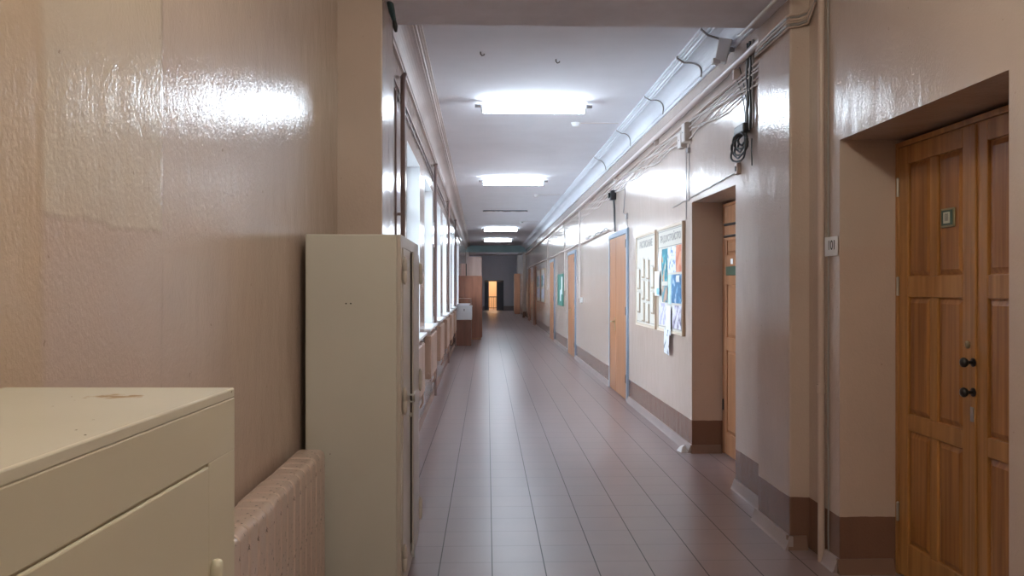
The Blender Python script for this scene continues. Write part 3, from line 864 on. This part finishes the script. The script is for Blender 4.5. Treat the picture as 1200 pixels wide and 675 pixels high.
# riser pipes and twin conduit on the window wall
for s, lab in ((6.9, 'mauve heating riser pipe just past the near left pilaster'), (12.02, 'mauve heating riser pipe between the second and third windows'),
               (17.1, 'mauve heating riser pipe between the fourth and fifth windows'), (22.035, 'mauve heating riser pipe between the sixth and seventh windows')):
    e = thing('riser_pipe', lab, 'pipe', L(s, 0.0), LA, 'heating risers on the window wall')
    MB().tube([(0.045, 0, 0.0), (0.045, 0, 3.33), (0.047, 0.01, 3.37), (0.055, 0.045, 3.40), (0.05, 0.12, 3.41), (0.022, 0.18, 3.41)], 0.021, 12).build('pipe_run', M['riser_paint'], e, smooth=True)
    for z in (0.6, 2.2):
        MB().box(-0.002, 0.03, -0.012, 0.012, z, z + 0.025).build('pipe_clip', M['riser_paint'], e)
e = thing('cable_rail', 'pair of dark cables clipped in a ladder pattern above the windows', 'cable rail', L(0), LA)
for z in (3.175, 3.255):
    pts = [(0.014, 5.56 + 0.8 * k, z + random.uniform(-0.006, 0.006)) for k in range(32)]
    MB().tube(pts, 0.009, 6).build('cable', M['riser_paint'], e)
for k in range(60):
    y = 5.7 + 0.4 * k
    MB().box(0.0, 0.012, y, y + 0.018, 3.16, 3.27).build('clip', M['grey_cable'], e)
# hanging cables beside the first riser
for i, (s, t, lab) in enumerate([(6.2, 0.03, 'slack grey cable drooping beside the first riser pipe'), (6.55, 0.02, 'straight dark cable hanging beside the first riser pipe')]):
    pts = [Vector(L(s + (0.12 * math.sin(z * 2.1 + i) if i == 0 else 0.0), t, z)) for z in [3.2 - 0.2 * k for k in range(13)]]
    tag(MB().tube(pts, 0.009, 6).build('wall_cable', M['white_cable'] if i == 0 else M['riser_paint'], smooth=True), lab, 'cable')
# dark strap high on the left pilaster
e = thing('hanging_strap', 'dark braided strap hanging where the near beam meets the left pilaster', 'strap', (-0.62, 5.12, 0))
MB().tube([(-0.0, -0.19, 3.52), (0.0, -0.17, 3.46), (0.012, -0.08, 3.40), (0.02, 0.02, 3.335), (0.03, 0.06, 3.29)], [0.02, 0.024, 0.022, 0.02, 0.014], 10).build('braid', M['teal_cable'], e, smooth=True)
MB().tube([(0.03, 0.065, 3.29), (0.036, 0.08, 3.255), (0.04, 0.085, 3.22)], [0.012, 0.017, 0.008], 8).build('plug', M['dark_plastic'], e)

# ------------------------------------------------------------------ right wall: pipes, cables, boxes
e = thing('wall_pipe', 'long painted pipe running high along the right wall below the cornice', 'pipe', (XR, 0, 0))
MB().tube([(-0.045, 5.55, 3.335), (-0.045, 6.0, 3.325), (-0.045, 10, 3.30), (-0.045, 14.3, 3.27), (-0.045, 24, 3.24), (-0.045, 41.8, 3.22)], 0.028, 12).build('pipe_run', M['conduit_paint'], e, smooth=True)
for k in range(12):
    y = 6.3 + 3 * k
    MB().box(-0.05, 0.0, y, y + 0.03, 3.22, 3.30).build('pipe_clip', M['conduit_paint'], e)
tag(MB().tube([(1.76, 4.62, 3.352), (1.76, 5.2, 3.350), (1.76, 5.60, 3.348), (1.76, 5.66, 3.36)], 0.013, 10).build('conduit', M['white_paint'], smooth=True), 'short white conduit under the near beam by the right pilaster', 'conduit')
e = thing('riser_pipe', 'painted vertical pipe in the corner beside the numbered card', 'pipe', (1.945, 4.69, 0))
MB().tube([(0, 0, 0), (0, 0, 3.45)], 0.02, 14).build('pipe_run', M['pipe_paint'], e, smooth=True)
MB().tube([(0, 0, 0.98), (0, 0, 1.03)], 0.025, 14).build('pipe_coupling', M['pipe_paint'], e, smooth=True)
MB().tube([(0, 0, 3.28), (0, 0, 3.42)], 0.028, 14).build('pipe_coupling', M['grey_cable'], e, smooth=True)
tag(MB().tube([(1.965, 4.635, 0.03)] + [(1.965 - 0.002, 4.635 + random.uniform(-0.004, 0.004), 0.2 * k) for k in range(1, 18)], 0.005, 6).build('wall_cable', M['grey_cable']), 'thin dark cable running down just right of the corner pipe', 'cable')  # thin dark line drawn for the dark gap beside the pipe
# cables clipped under the long pipe, each its own object
for i in range(6):
    z0 = 3.235 - 0.028 * i
    sag = 0.012 + 0.01 * i
    pts = []
    for k in range(60):
        y = 5.55 + 0.36 * k
        pts.append((XR - 0.012 - 0.004 * (i % 3), y, z0 - 0.006 * k * 0.3 - sag * abs(math.sin(k * 0.9 + i)) + random.uniform(-0.006, 0.006)))
    tag(MB().tube(pts, 0.0065 if i else 0.011, 6).build('wall_cable', M['white_cable'] if i % 3 else M['pipe_paint']),
        ['topmost', 'second', 'third', 'fourth', 'fifth', 'lowest'][i] + ' of the thin cables strung below the long wall pipe', 'cable', 'cables below the long wall pipe')
# the same cables wrapped round the pilaster
for i in range(6):
    z0 = 3.25 - 0.015 * i
    pts = [(1.96, 5.56, z0 - 0.02), (1.838 - 0.003 * i, 5.50, z0 - 0.01), (1.835, 5.2, z0 + random.uniform(-0.01, 0.01)), (1.835, 4.93, z0 + 0.005), (1.842, 4.915, z0 + 0.006), (1.9, 4.915, z0 + 0.012), (1.95, 4.90, z0 + 0.03), (1.955, 4.8, z0 + 0.07 + 0.01 * i), (1.958, 4.74, 3.55)]
    tag(MB().tube(pts, 0.006 if i % 2 else 0.009, 6).build('wall_cable', M['grey_cable'] if i % 3 == 1 else M['pipe_paint']),
        ['topmost', 'second', 'third', 'fourth', 'fifth', 'lowest'][i] + ' of the cables wrapped round the near right pilaster', 'cable', 'cables round the near right pilaster')
e = thing('cable_knot', 'dark knot of cables at the top of the corner pipe', 'cable knot', (1.945, 4.72, 3.47))
for k in range(5):
    pts = [(0.035 * math.cos(a * (1 + 0.2 * k) + k), 0.05 * math.sin(a + k * 1.3), -0.07 + 0.025 * k + 0.035 * math.sin(2 * a + k)) for a in [2 * PI * j / 14 for j in range(15)]]
    MB().tube(pts, 0.009, 6).build('loop', M['dark_cable'] if k % 2 else M['teal_cable'], e, smooth=True)
# dark cable bundle with coil
e = thing('cable_coil', 'dark cable bundle ending in a loose coil above the second recess', 'cable coil', (XR, 5.97, 0))
for k in range(5):
    pts = [(-0.015 - 0.008 * (k % 2), -0.03 + 0.034 * k + 0.014 * math.sin(j * 1.3 + k), 3.42 - 0.065 * j) for j in range(11)]
    MB().tube(pts, 0.009, 6).build('strand', M['dark_cable'] if k % 2 else M['grey_cable'], e, smooth=True)
for k in range(6):
    r = 0.045 + 0.012 * k
    pts = [(-0.03 - 0.006 * k + 0.01 * math.sin(3 * a), 0.17 + r * 1.9 * math.sin(a + k), 2.72 - 0.012 * k + r * math.cos(a + k)) for a in [2 * PI * j / 18 for j in range(19)]]
    MB().tube(pts, 0.008, 6).build('loop', M['dark_cable'], e, smooth=True)
MB().box(-0.06, -0.005, 0.06, 0.30, 2.76, 2.83).build('splice_box', M['dark_plastic'], e, bevel=0.012)
for k in range(3):
    pts = [(-0.012, 0.05 + 0.05 * k + 0.1 * t_ ** 2 * (k + 1), 2.80 + 0.5 * t_) for t_ in [j / 8 for j in range(9)]]
    MB().tube(pts, 0.004, 6).build('thin_wire', M['dark_cable'], e)
MB().tube([(-0.008, 0.02 + 0.005 * math.sin(j), 2.70 - 0.05 * j) for j in range(5)], 0.004, 6).build('thin_wire', M['dark_cable'], e)
# small switch box + cord
e = thing('switch_box', 'small brown switch box above the edge of the second recess', 'switch box', (XR, 6.31, 2.52))
MB().box(-0.03, 0.0, -0.035, 0.035, -0.045, 0.045).build('case', M['pipe_paint'], e, bevel=0.006)
MB().box(-0.036, -0.03, -0.012, 0.012, -0.02, 0.02).build('rocker', M['dark_plastic'], e)
tag(MB().tube([(XR - 0.008, 6.36, 2.50)] + [(XR - 0.008, 6.36 + 0.2 * k, 2.50 - 0.006 * k + 0.004 * (k % 2)) for k in range(1, 12)], 0.004, 6).build('wall_cable', M['grey_cable']), 'thin cord running from the small switch box along the wall above the recess', 'cable')
# junction boxes
def jbox(y, z, wy, wz, dpt, lab):
    e = thing('junction_box', lab, 'junction box', (XR, y, z), 0, 'junction boxes under the wall pipe')
    MB().box(-dpt, 0, -wy / 2, wy / 2, -wz / 2, wz / 2).build('case', M['beige_plastic'], e, bevel=0.006)
    MB().box(-dpt - 0.008, -dpt, -wy / 2 + 0.006, wy / 2 - 0.006, -wz / 2 + 0.006, wz / 2 - 0.006).build('lid', M['white_cable'], e, bevel=0.003)
    MB().lathe([(0.006, 0), (0.006, 0.004)], (-dpt - 0.008, 0, 0), '-x', 8).build('lid_screw', M['dark_plastic'], e)
jbox(7.88, 3.10, 0.13, 0.19, 0.06, 'beige junction box under the wall pipe, the taller of the pair')
jbox(8.08, 3.06, 0.15, 0.16, 0.05, 'beige junction box under the wall pipe, the wider of the pair')
for y, z0, z1, lab in ((7.86, 2.99, 2.43, 'thin wire dropping from the taller junction box to the recess'), (7.98, 2.99, 2.26, 'thin wire dropping between the two junction boxes')):
    tag(MB().tube([(XR - 0.008, y + 0.006 * math.sin(k), z0 + (z1 - z0) * k / 8) for k in range(9)], 0.004, 6).build('wall_cable', M['grey_cable']), lab, 'cable')
tag(MB().box(XR - 0.03, XR, 7.84, 7.89, 2.90, 2.95).build('wire_clip', M['grey_cable'], bevel=0.006), 'tiny grey clip under the taller junction box', 'clip')
# siren above door 3
e = thing('siren', 'small black siren box above the blue-framed door beside the boards', 'siren', (XR, 12.45, 3.0))
MB().box(-0.09, 0, -0.065, 0.065, -0.075, 0.075).build('case', M['dark_plastic'], e, bevel=0.02, seg=3)
MB().lathe([(0.035, 0), (0.045, 0.02), (0.04, 0.03)], (-0.09, 0, 0), '-x', 16).build('horn', M['dark_plastic'], e)
for k in range(3):
    MB().tube([(-0.03, -0.05 + 0.05 * k, -0.07), (-0.02, -0.06 + 0.06 * k, -0.2), (-0.012, -0.05 + 0.05 * k, -0.56)], 0.006, 6).build('lead', M['dark_cable'], e)
for k in range(3):
    MB().tube([(-0.03, 0.06, 0.03 - 0.04 * k), (-0.06, 0.16, 0.05 - 0.05 * k), (-0.03, 0.24, 0.04 - 0.03 * k)], 0.006, 6).build('stub', M['dark_cable'], e)
tag(MB().tube([(XR - 0.01, 11.55, 3.16), (XR - 0.012, 11.56, 2.9), (XR - 0.02, 11.62, 2.65), (XR - 0.01, 11.4, 2.58), (XR - 0.01, 11.36, 2.44)], 0.006, 6).build('wall_cable', M['grey_cable']), 'crooked wire dropping to the right top corner of the blue-framed door', 'cable')
tag(MB().box(XR - 0.03, XR, 11.34, 11.40, 2.55, 2.63).build('wire_clip', M['grey_cable'], bevel=0.006), 'small clip on the wire by the blue door frame', 'clip')
# conduit at door-head height further on, with hanging wires
tag(MB().tube([(XR - 0.024, 13.0 + 1.2 * k, 2.50 + 0.012 * math.sin(k * 2.0)) for k in range(23)], 0.02, 8).build('conduit', M['conduit_paint'], smooth=True), 'pale conduit at door-head height along the far right wall', 'conduit')
tag(MB().tube([(XR - 0.05, 13.0 + 0.25 * k, 2.53 + 0.02 * math.sin(k * 1.7)) for k in range(12)], 0.012, 6).build('wall_cable', M['grey_cable']), 'dark cable laid on the conduit left of the blue-framed door', 'cable')
e = thing('drop_pipe', 'thin white vertical pipe on the right wall between the two blue-framed doors', 'pipe', (XR, 16.8, 0))
MB().tube([(-0.062, 0, 3.17), (-0.062, 0, 1.36)], 0.017, 8).build('pipe_run', M['white_cable'], e)
MB().box(-0.05, 0, -0.04, 0.04, 1.27, 1.38).build('outlet_box', M['white_plastic'], e, bevel=0.006)
for y, lab in ((20.6, 'thin vertical wire on the wall just before the green board'), (26.4, 'thin vertical wire on the wall beyond the fifth door')):
    tag(MB().tube([(XR - 0.012, y, 3.2), (XR - 0.012, y, 1.9), (XR - 0.012, y, 1.5)], 0.010, 6).build('wall_cable', M['white_cable']), lab, 'cable')
# floodlight on the cornice
e = thing('floodlight', 'small white floodlight fixed at the bottom of the cornice near the beam', 'floodlight', (1.90, 6.42, 3.47))
MB()._hexa([(-0.10, -0.03, -0.07), (-0.02, -0.05, -0.10), (0.0, 0.03, -0.10), (-0.08, 0.05, -0.07), (-0.07, -0.04, 0.10), (0.03, -0.06, 0.08), (0.05, 0.02, 0.08), (-0.05, 0.04, 0.10)]).build('case', M['white_plastic'], e, bevel=0.006)
MB().box(-0.115, -0.06, -0.03, 0.04, -0.10, -0.06).build('lens', M['white_plastic'], e, bevel=0.004)
MB().box(0.01, 0.06, -0.015, 0.015, 0.0, 0.03).build('bracket', M['grey_cable'], e)
# loops of cable crossing the cornice
for i, y in enumerate((6.55, 7.35, 8.9, 10.9, 13.2)):
    prof = [(XR - 0.235, CEIL - 0.012), (XR - 0.232, 3.69)] + [(p[0] - 0.006, p[1] - 0.004) for p in reversed(cove(XR - 0.032, 3.53, XR - 0.165, 3.655))] + [(XR - 0.035, 3.50)]
    pts = [(x, y + 0.06 * math.sin(k * 0.4 + i), z) for k, (x, z) in enumerate(prof)]
    tag(MB().tube(pts, 0.009 if i < 2 else 0.006, 6).build('wall_cable', M['grey_cable']), ['closest', 'second', 'third', 'fourth', 'farthest'][i] + ' of the grey cables looping across the right cornice', 'cable', 'cables looping across the cornice')

# white card with the room number
e = thing('room_number_card', 'white paper card with room number hanging by the pine door', 'sign', (1.962, 4.585, 1.83), math.radians(3))
cm = MB()
cm.box(-0.006, -0.002, -0.075, 0.075, -0.055, 0.055)
cm.build('card', M['paper'], e, bevel=0.001)
text_mesh('card_digits', '101', 0.075, M['ink'], e, (-0.0068, -0.01, 0.004), (PI / 2, 0, -PI / 2), 0.0004, 0.85, bold=0.001)

# ------------------------------------------------------------------ notice boards
def board(label, y0, y1, z0, z1, group, title=None, cream=True):
    """framed stand on the right wall. local y runs to the far side, z from the floor"""
    e = thing('notice_board', label, 'notice board', (XR, y0, 0), 0, group)
    W = y1 - y0
    MB().box(-0.018, 0, 0.03, W - 0.03, z0 + 0.03, z1 - 0.03).build('backing', M['board_cream'], e)
    f = MB().box(-0.032, 0, 0, 0.03, z0, z1).box(-0.032, 0, W - 0.03, W, z0, z1).box(-0.032, 0, 0.03, W - 0.03, z0, z0 + 0.03).box(-0.032, 0, 0.03, W - 0.03, z1 - 0.03, z1)
    f.build('board_frame', M['board_trim'], e, bevel=0.003)
    MB().box(-0.034, -0.001, -0.004, 0.0, z0, z1).build('side_edge', M['board_wood'], e)
    for za in (z1 - 0.05, z0 + 0.05):
        MB().box(-0.0195, -0.018, 0.03, W - 0.03, za, za + 0.007).build('border_line', M['grey_ink'], e)
    if title:
        text_mesh('title', title, 0.115 if len(title) < 12 else 0.10, M['grey_ink'], e, (-0.0185, W / 2, z1 - 0.135), (PI / 2, 0, -PI / 2), 0.0008, 0.95 if len(title) > 12 else 1.0, bold=0.002)
    return e, W
Z0, Z1 = 1.107, 2.257
bd, W = board('cream notice board with rows of tan pockets beside the blue-framed door', 9.37, 10.60, Z0, Z1, 'pair of large notice boards', 'РАСПИСАНИЕ')
# stepped tan pockets
for c, (yc, rows) in enumerate(((0.17, (0.50, 0.20)), (0.45, (0.61, 0.35, 0.08)), (0.75, (0.63, 0.36, 0.09)), (1.04, (0.49, 0.19)))):
    for z in rows:
        zz = Z0 + z - 0.03
        hgt = 0.25 if len(rows) == 2 else 0.235
        p = MB().box(-0.030, -0.018, yc - 0.075, yc + 0.075, zz, zz + hgt).build('pocket', M['pocket_brown'], bd, bevel=0.003)
        MB().panel_x(-0.0301, -0.040, yc - 0.035, yc + 0.075, zz + 0.02, zz + hgt + 0.03, 0.02).build('pocket_leaflet', M['board_cream'], p)
bd, W = board('cream notice board crowded with coloured posters beside the second recess', 8.05, 9.27, Z0, Z1, 'pair of large notice boards', 'ТРУДОУСТРОЙСТВО')
MB().box(-0.0195, -0.018, 0.03, W - 0.03, Z1 - 0.225, Z1 - 0.218).build('header_line', M['grey_ink'], bd)

PR = {
    'teal': print_material('print_teal', (0.03, 0.20, 0.27), (0.10, 0.42, 0.48), 9, 0.5, c=(0.6, 0.35, 0.2)),
    'abstract': print_material('print_blue_white', (0.18, 0.28, 0.52), (0.74, 0.78, 0.88), 16, 0.42),
    'orange': print_material('print_orange', (0.62, 0.20, 0.12), (0.72, 0.34, 0.22), 7, 0.5),
    'blue': print_material('print_blue', (0.06, 0.18, 0.36), (0.14, 0.34, 0.55), 10, 0.55, c=(0.5, 0.6, 0.7)),
    'cyan': print_material('print_cyan', (0.42, 0.62, 0.70), (0.62, 0.76, 0.80), 8, 0.5),
    'portrait': print_material('print_portrait', (0.10, 0.26, 0.32), (0.48, 0.30, 0.22), 7, 0.5),
    'lilac': print_material('print_lilac', (0.42, 0.40, 0.55), (0.66, 0.64, 0.76), 12, 0.48),
    'collage': print_material('print_collage', (0.20, 0.18, 0.26), (0.52, 0.48, 0.62), 11, 0.40, c=(0.72, 0.70, 0.8)),
    'photos': print_material('print_photo_strip', (0.10, 0.12, 0.18), (0.76, 0.78, 0.84), 9, 0.40),
    'note': plain('note_blue', (0.22, 0.46, 0.62), 0.6),
}
def poster(u0, u1, v0, v1, mat, lab, x=-0.022, tilt=0.0, group='papers pinned to the poster board'):
    """u from the left (far) edge, v from the top, in board fractions"""
    hh = Z1 - Z0
    y1 = 9.27 - u0 * W; y0 = 9.27 - u1 * W
    z1 = Z1 - v0 * hh; z0 = Z1 - v1 * hh
    yc, zc = (y0 + y1) / 2, (z0 + z1) / 2
    p = MB()
    n = 6
    ry, rz = (y1 - y0) / 2, (z1 - z0) / 2
    prof = []
    for k in range(n + 1):     # the sheet bows very slightly off the board
        t = -1 + 2 * k / n
        prof.append((-0.004 * (1 - t * t), t * rz))
    back = [(q[0] + 0.0012, q[1]) for q in reversed(prof)]
    p.prism(prof + back, -ry, ry)
    o = p.build('poster', PR.get(mat) or M[mat])
    o.location = (XR + x, yc, zc)
    o.rotation_euler = (tilt, 0, 0)
    return tag(o, lab, 'poster', group)
poster(0.20, 0.42, 0.21, 0.52, 'teal', 'tall teal poster at the upper left of the crowded board')
poster(0.44, 0.74, 0.205, 0.44, 'abstract', 'blue and white patterned poster under the heading of the crowded board')
poster(0.75, 0.945, 0.20, 0.44, 'orange', 'orange-red poster at the upper right of the crowded board')
poster(-0.07, 0.14, 0.42, 0.66, 'paper', 'white sheet lapping over the left edge of the crowded board', x=-0.037)
poster(0.04, 0.18, 0.23, 0.41, 'paper', 'plain white sheet beside the tall teal poster')
poster(0.60, 0.95, 0.46, 0.72, 'blue', 'large deep blue poster on the right side of the crowded board', x=-0.024)
poster(0.78, 0.90, 0.47, 0.53, 'paper', 'small white label stuck on the deep blue poster', x=-0.030)
poster(0.45, 0.58, 0.46, 0.73, 'cyan', 'narrow pale cyan sheet in the middle of the crowded board')
poster(0.21, 0.42, 0.56, 0.72, 'portrait', 'teal and brown picture sheet below the tall teal poster')
poster(0.08, 0.40, 0.73, 0.94, 'lilac', 'pale lilac sheet at the lower left of the crowded board')
poster(0.62, 0.93, 0.74, 0.95, 'collage', 'grey-lilac photo collage at the lower right of the crowded board')
poster(0.42, 0.60, 0.75, 1.02, 'paper', 'long white sheet hanging at the bottom centre of the crowded board', x=-0.036)
poster(0.05, 0.17, 0.585, 0.65, 'note', 'small blue note on the sheet at the left edge', x=-0.044)
poster(0.36, 0.56, 0.97, 1.20, 'photos', 'photo strip dangling below the bottom edge of the crowded board', x=-0.042, tilt=0.06)

# green board further on
e = thing('green_board', 'dark green notice board between the two far brown doors', 'notice board', (XR, 20.95, 0))
MB().box(-0.02, 0, 0.03, 1.47, 1.13, 1.91).build('backing', M['green_board'], e)
MB().box(-0.03, 0, 0, 0.04, 1.1, 1.94).box(-0.03, 0, 1.46, 1.5, 1.1, 1.94).box(-0.03, 0, 0.04, 1.46, 1.1, 1.14).box(-0.03, 0, 0.04, 1.46, 1.90, 1.94).build('board_frame', M['green_board'], e, bevel=0.004)
for y0, y1, z0, z1, lab in ((0.10, 0.42, 1.40, 1.86, 'white notice pinned at the right of the green board'), (0.55, 0.80, 1.22, 1.52, 'small white notice low on the green board')):
    o = MB().box(-0.004, 0, y0, y1, z0, z1).build('notice_sheet', M['paper'])
    o.location = (XR - 0.021, 20.95, 0)
    tag(o, lab, 'notice', 'sheets on the green board')
# distant pair
for y0, y1, lab in ((27.6, 29.4, 'distant pale notice board with pictures beyond the fifth door'), (30.0, 31.8, 'most distant pale notice board on the right wall')):
    e = thing('notice_board', lab, 'notice board', (XR, y0, 0), 0, 'pair of distant notice boards')
    MB().box(-0.02, 0, 0.03, 1.77, 1.08, 2.21).build('backing', M['board_cream'], e)
    MB().box(-0.03, 0, 0, 0.04, 1.05, 2.24).box(-0.03, 0, 1.76, 1.8, 1.05, 2.24).box(-0.03, 0, 0.04, 1.76, 1.05, 1.09).box(-0.03, 0, 0.04, 1.76, 2.2, 2.24).build('board_frame', M['board_wood'], e)
    for i, (a, b, c, d) in enumerate(((0.15, 0.75, 1.65, 2.05), (0.95, 1.60, 1.60, 2.0), (0.2, 0.8, 1.18, 1.55), (1.0, 1.6, 1.2, 1.5))):
        MB().box(-0.026, -0.02, a, b, c, d).build('picture_panel', PR[('collage', 'teal', 'lilac', 'abstract')[i]], e)

# plaster lump at the recess corner
bm_ = MB()
bm_._hexa([(-0.03, -0.06, 0.0), (0.04, -0.05, 0.0), (0.03, 0.06, 0.0), (-0.05, 0.05, 0.0), (-0.015, -0.04, 0.055), (0.02, -0.03, 0.075), (0.015, 0.03, 0.06), (-0.02, 0.03, 0.045)])
o = bm_.build('plaster_chunk', M['plaster_chip'], bevel=0.006)
o.location = (1.895, 7.86, 0)
tag(o, 'white lump of broken plaster on the floor at the corner of the second recess', 'plaster')

# ------------------------------------------------------------------ furniture far down the window side
e = thing('small_desk', 'low red-brown desk far down the window side under a white box', 'desk', (-0.43, 22.09, 0))
MB().box(-0.46, 0, 0, 0.56, 0.67, 0.70).build('desk_top', M['dark_veneer'], e, bevel=0.004)
MB().box(-0.45, -0.01, 0.02, 0.04, 0.0, 0.67).build('front_panel', M['dark_veneer'], e)
for x in (-0.455, -0.03):
    MB().box(x, x + 0.025, 0.04, 0.55, 0.0, 0.67).build('side_panel', M['dark_veneer'], e)
e = thing('white_box', 'white box with a dark slot standing on the low brown desk', 'box', (-0.415, 22.12, 0.70))
MB().box(-0.475, 0, 0, 0.36, 0.0, 0.375).build('carton', M['box_white'], e, bevel=0.012, seg=3)
MB().box(-0.485, 0.01, -0.01, 0.37, 0.355, 0.39).build('lid', M['box_white'], e, bevel=0.006)
MB().box(-0.22, -0.20, -0.002, 0.0, 0.24, 0.30).build('slot', M['gap'], e)
for i in range(3):
    o = MB().box(-0.16, 0.16, -0.11, 0.11, 0, 0.018).build('paper_stack', M['paper'], bevel=0.002)
    o.location = (-0.66 + 0.02 * i, 22.28, 1.0905 + 0.0185 * i)
    o.rotation_euler = (0, 0, (0.1, -0.14, 0.05)[i])
    tag(o, ('lowest', 'middle', 'uppermost')[i] + ' stack of white papers on the white box', 'papers', 'papers on the white box')
e = thing('low_cupboard', 'low red-brown cupboard right behind the white box', 'cupboard', (-0.48, 22.8, 0))
MB().box(-0.32, 0, 0, 1.55, 0.05, 1.24).build('body', M['veneer'], e, bevel=0.004)
MB().box(-0.33, 0.012, -0.012, 1.562, 1.24, 1.265).build('top_panel', M['veneer'], e, bevel=0.004)
MB().box(-0.30, -0.02, 0.02, 1.53, 0.0, 0.05).build('plinth', M['door_dark'], e)
for a, b in ((0.01, 0.77), (0.78, 1.54)):
    d = MB().box(0.0, 0.015, a, b, 0.07, 1.22).build('door', M['veneer'], e, bevel=0.002)
    MB().lathe([(0.006, 0), (0.006, 0.018), (0.012, 0.022), (0.010, 0.03)], (0.015, (a + b) / 2, 0.75), 'x', 10).build('knob', M['steel'], d)
def wardrobe(label, loc, w, d, h, mat):
    e = thing('wardrobe', label, 'wardrobe', loc)
    MB().box(-w, 0, 0, d, 0.06, h - 0.025).build('body', mat, e, bevel=0.004)
    MB().box(-w - 0.006, 0.008, -0.008, d + 0.008, h - 0.025, h).build('top_panel', mat, e, bevel=0.004)
    MB().box(-w + 0.02, -0.02, 0.02, d - 0.02, 0.0, 0.06).build('plinth', M['door_dark'], e)
    for a, b in ((0.006, d / 2 - 0.003), (d / 2 + 0.003, d - 0.006)):
        dd = MB().box(0.0, 0.016, a, b, 0.08, h - 0.04).build('door', mat, e, bevel=0.002)
        MB().lathe([(0.006, 0), (0.006, 0.02), (0.012, 0.024), (0.010, 0.032)], (0.016, d / 2 + (0.05 if a > d / 2 else -0.05), 1.0), 'x', 10).build('knob', M['steel'], dd)
    return e
wardrobe('tall red-brown wardrobe behind the desk on the window side', (-0.167, 24.62, 0), 0.70, 0.52, 1.93, M['veneer'])
wardrobe('taller pale wardrobe rising behind the red-brown wardrobe', (-0.20, 27.2, 0), 0.48, 0.9, 2.6, M['pale_veneer'])
e = thing('open_door_leaf', 'pinkish wooden door standing open on the left beyond the windows', 'door', (-0.985, 31.0, 0))
MB().box(0.0, 0.17, 0, 0.05, 0.01, 2.48).build('slab', M['pink_wood'], e, bevel=0.004)
MB().box(0.17, 0.20, 0, 0.05, 0.01, 2.48).build('edge_strip', M['gap'], e)  # black strip painted as the dark door opening beside the leaf
MB().lathe([(0.012, 0), (0.012, 0.05)], (0.20, 0.025, 1.05), 'x', 10).build('bolt', M['steel'], e)
e = thing('brown_cupboard', 'tall brown cupboard on the right just before the far end wall', 'cupboard', (1.60, 47.6, 0))
MB().box(0, 0.33, 0, 0.8, 0.06, 2.33).build('body', M['door_dark'], e, bevel=0.004)
MB().box(-0.01, 0.34, -0.01, 0.81, 2.33, 2.36).build('top_panel', M['door_brown'], e)
MB().box(0.02, 0.32, 0.02, 0.78, 0, 0.06).build('plinth', M['door_dark'], e)
for a, b in ((0.006, 0.397), (0.403, 0.794)):
    MB().box(-0.016, 0.0, a, b, 0.08, 2.31).build('door', M['door_brown'], e, bevel=0.002)
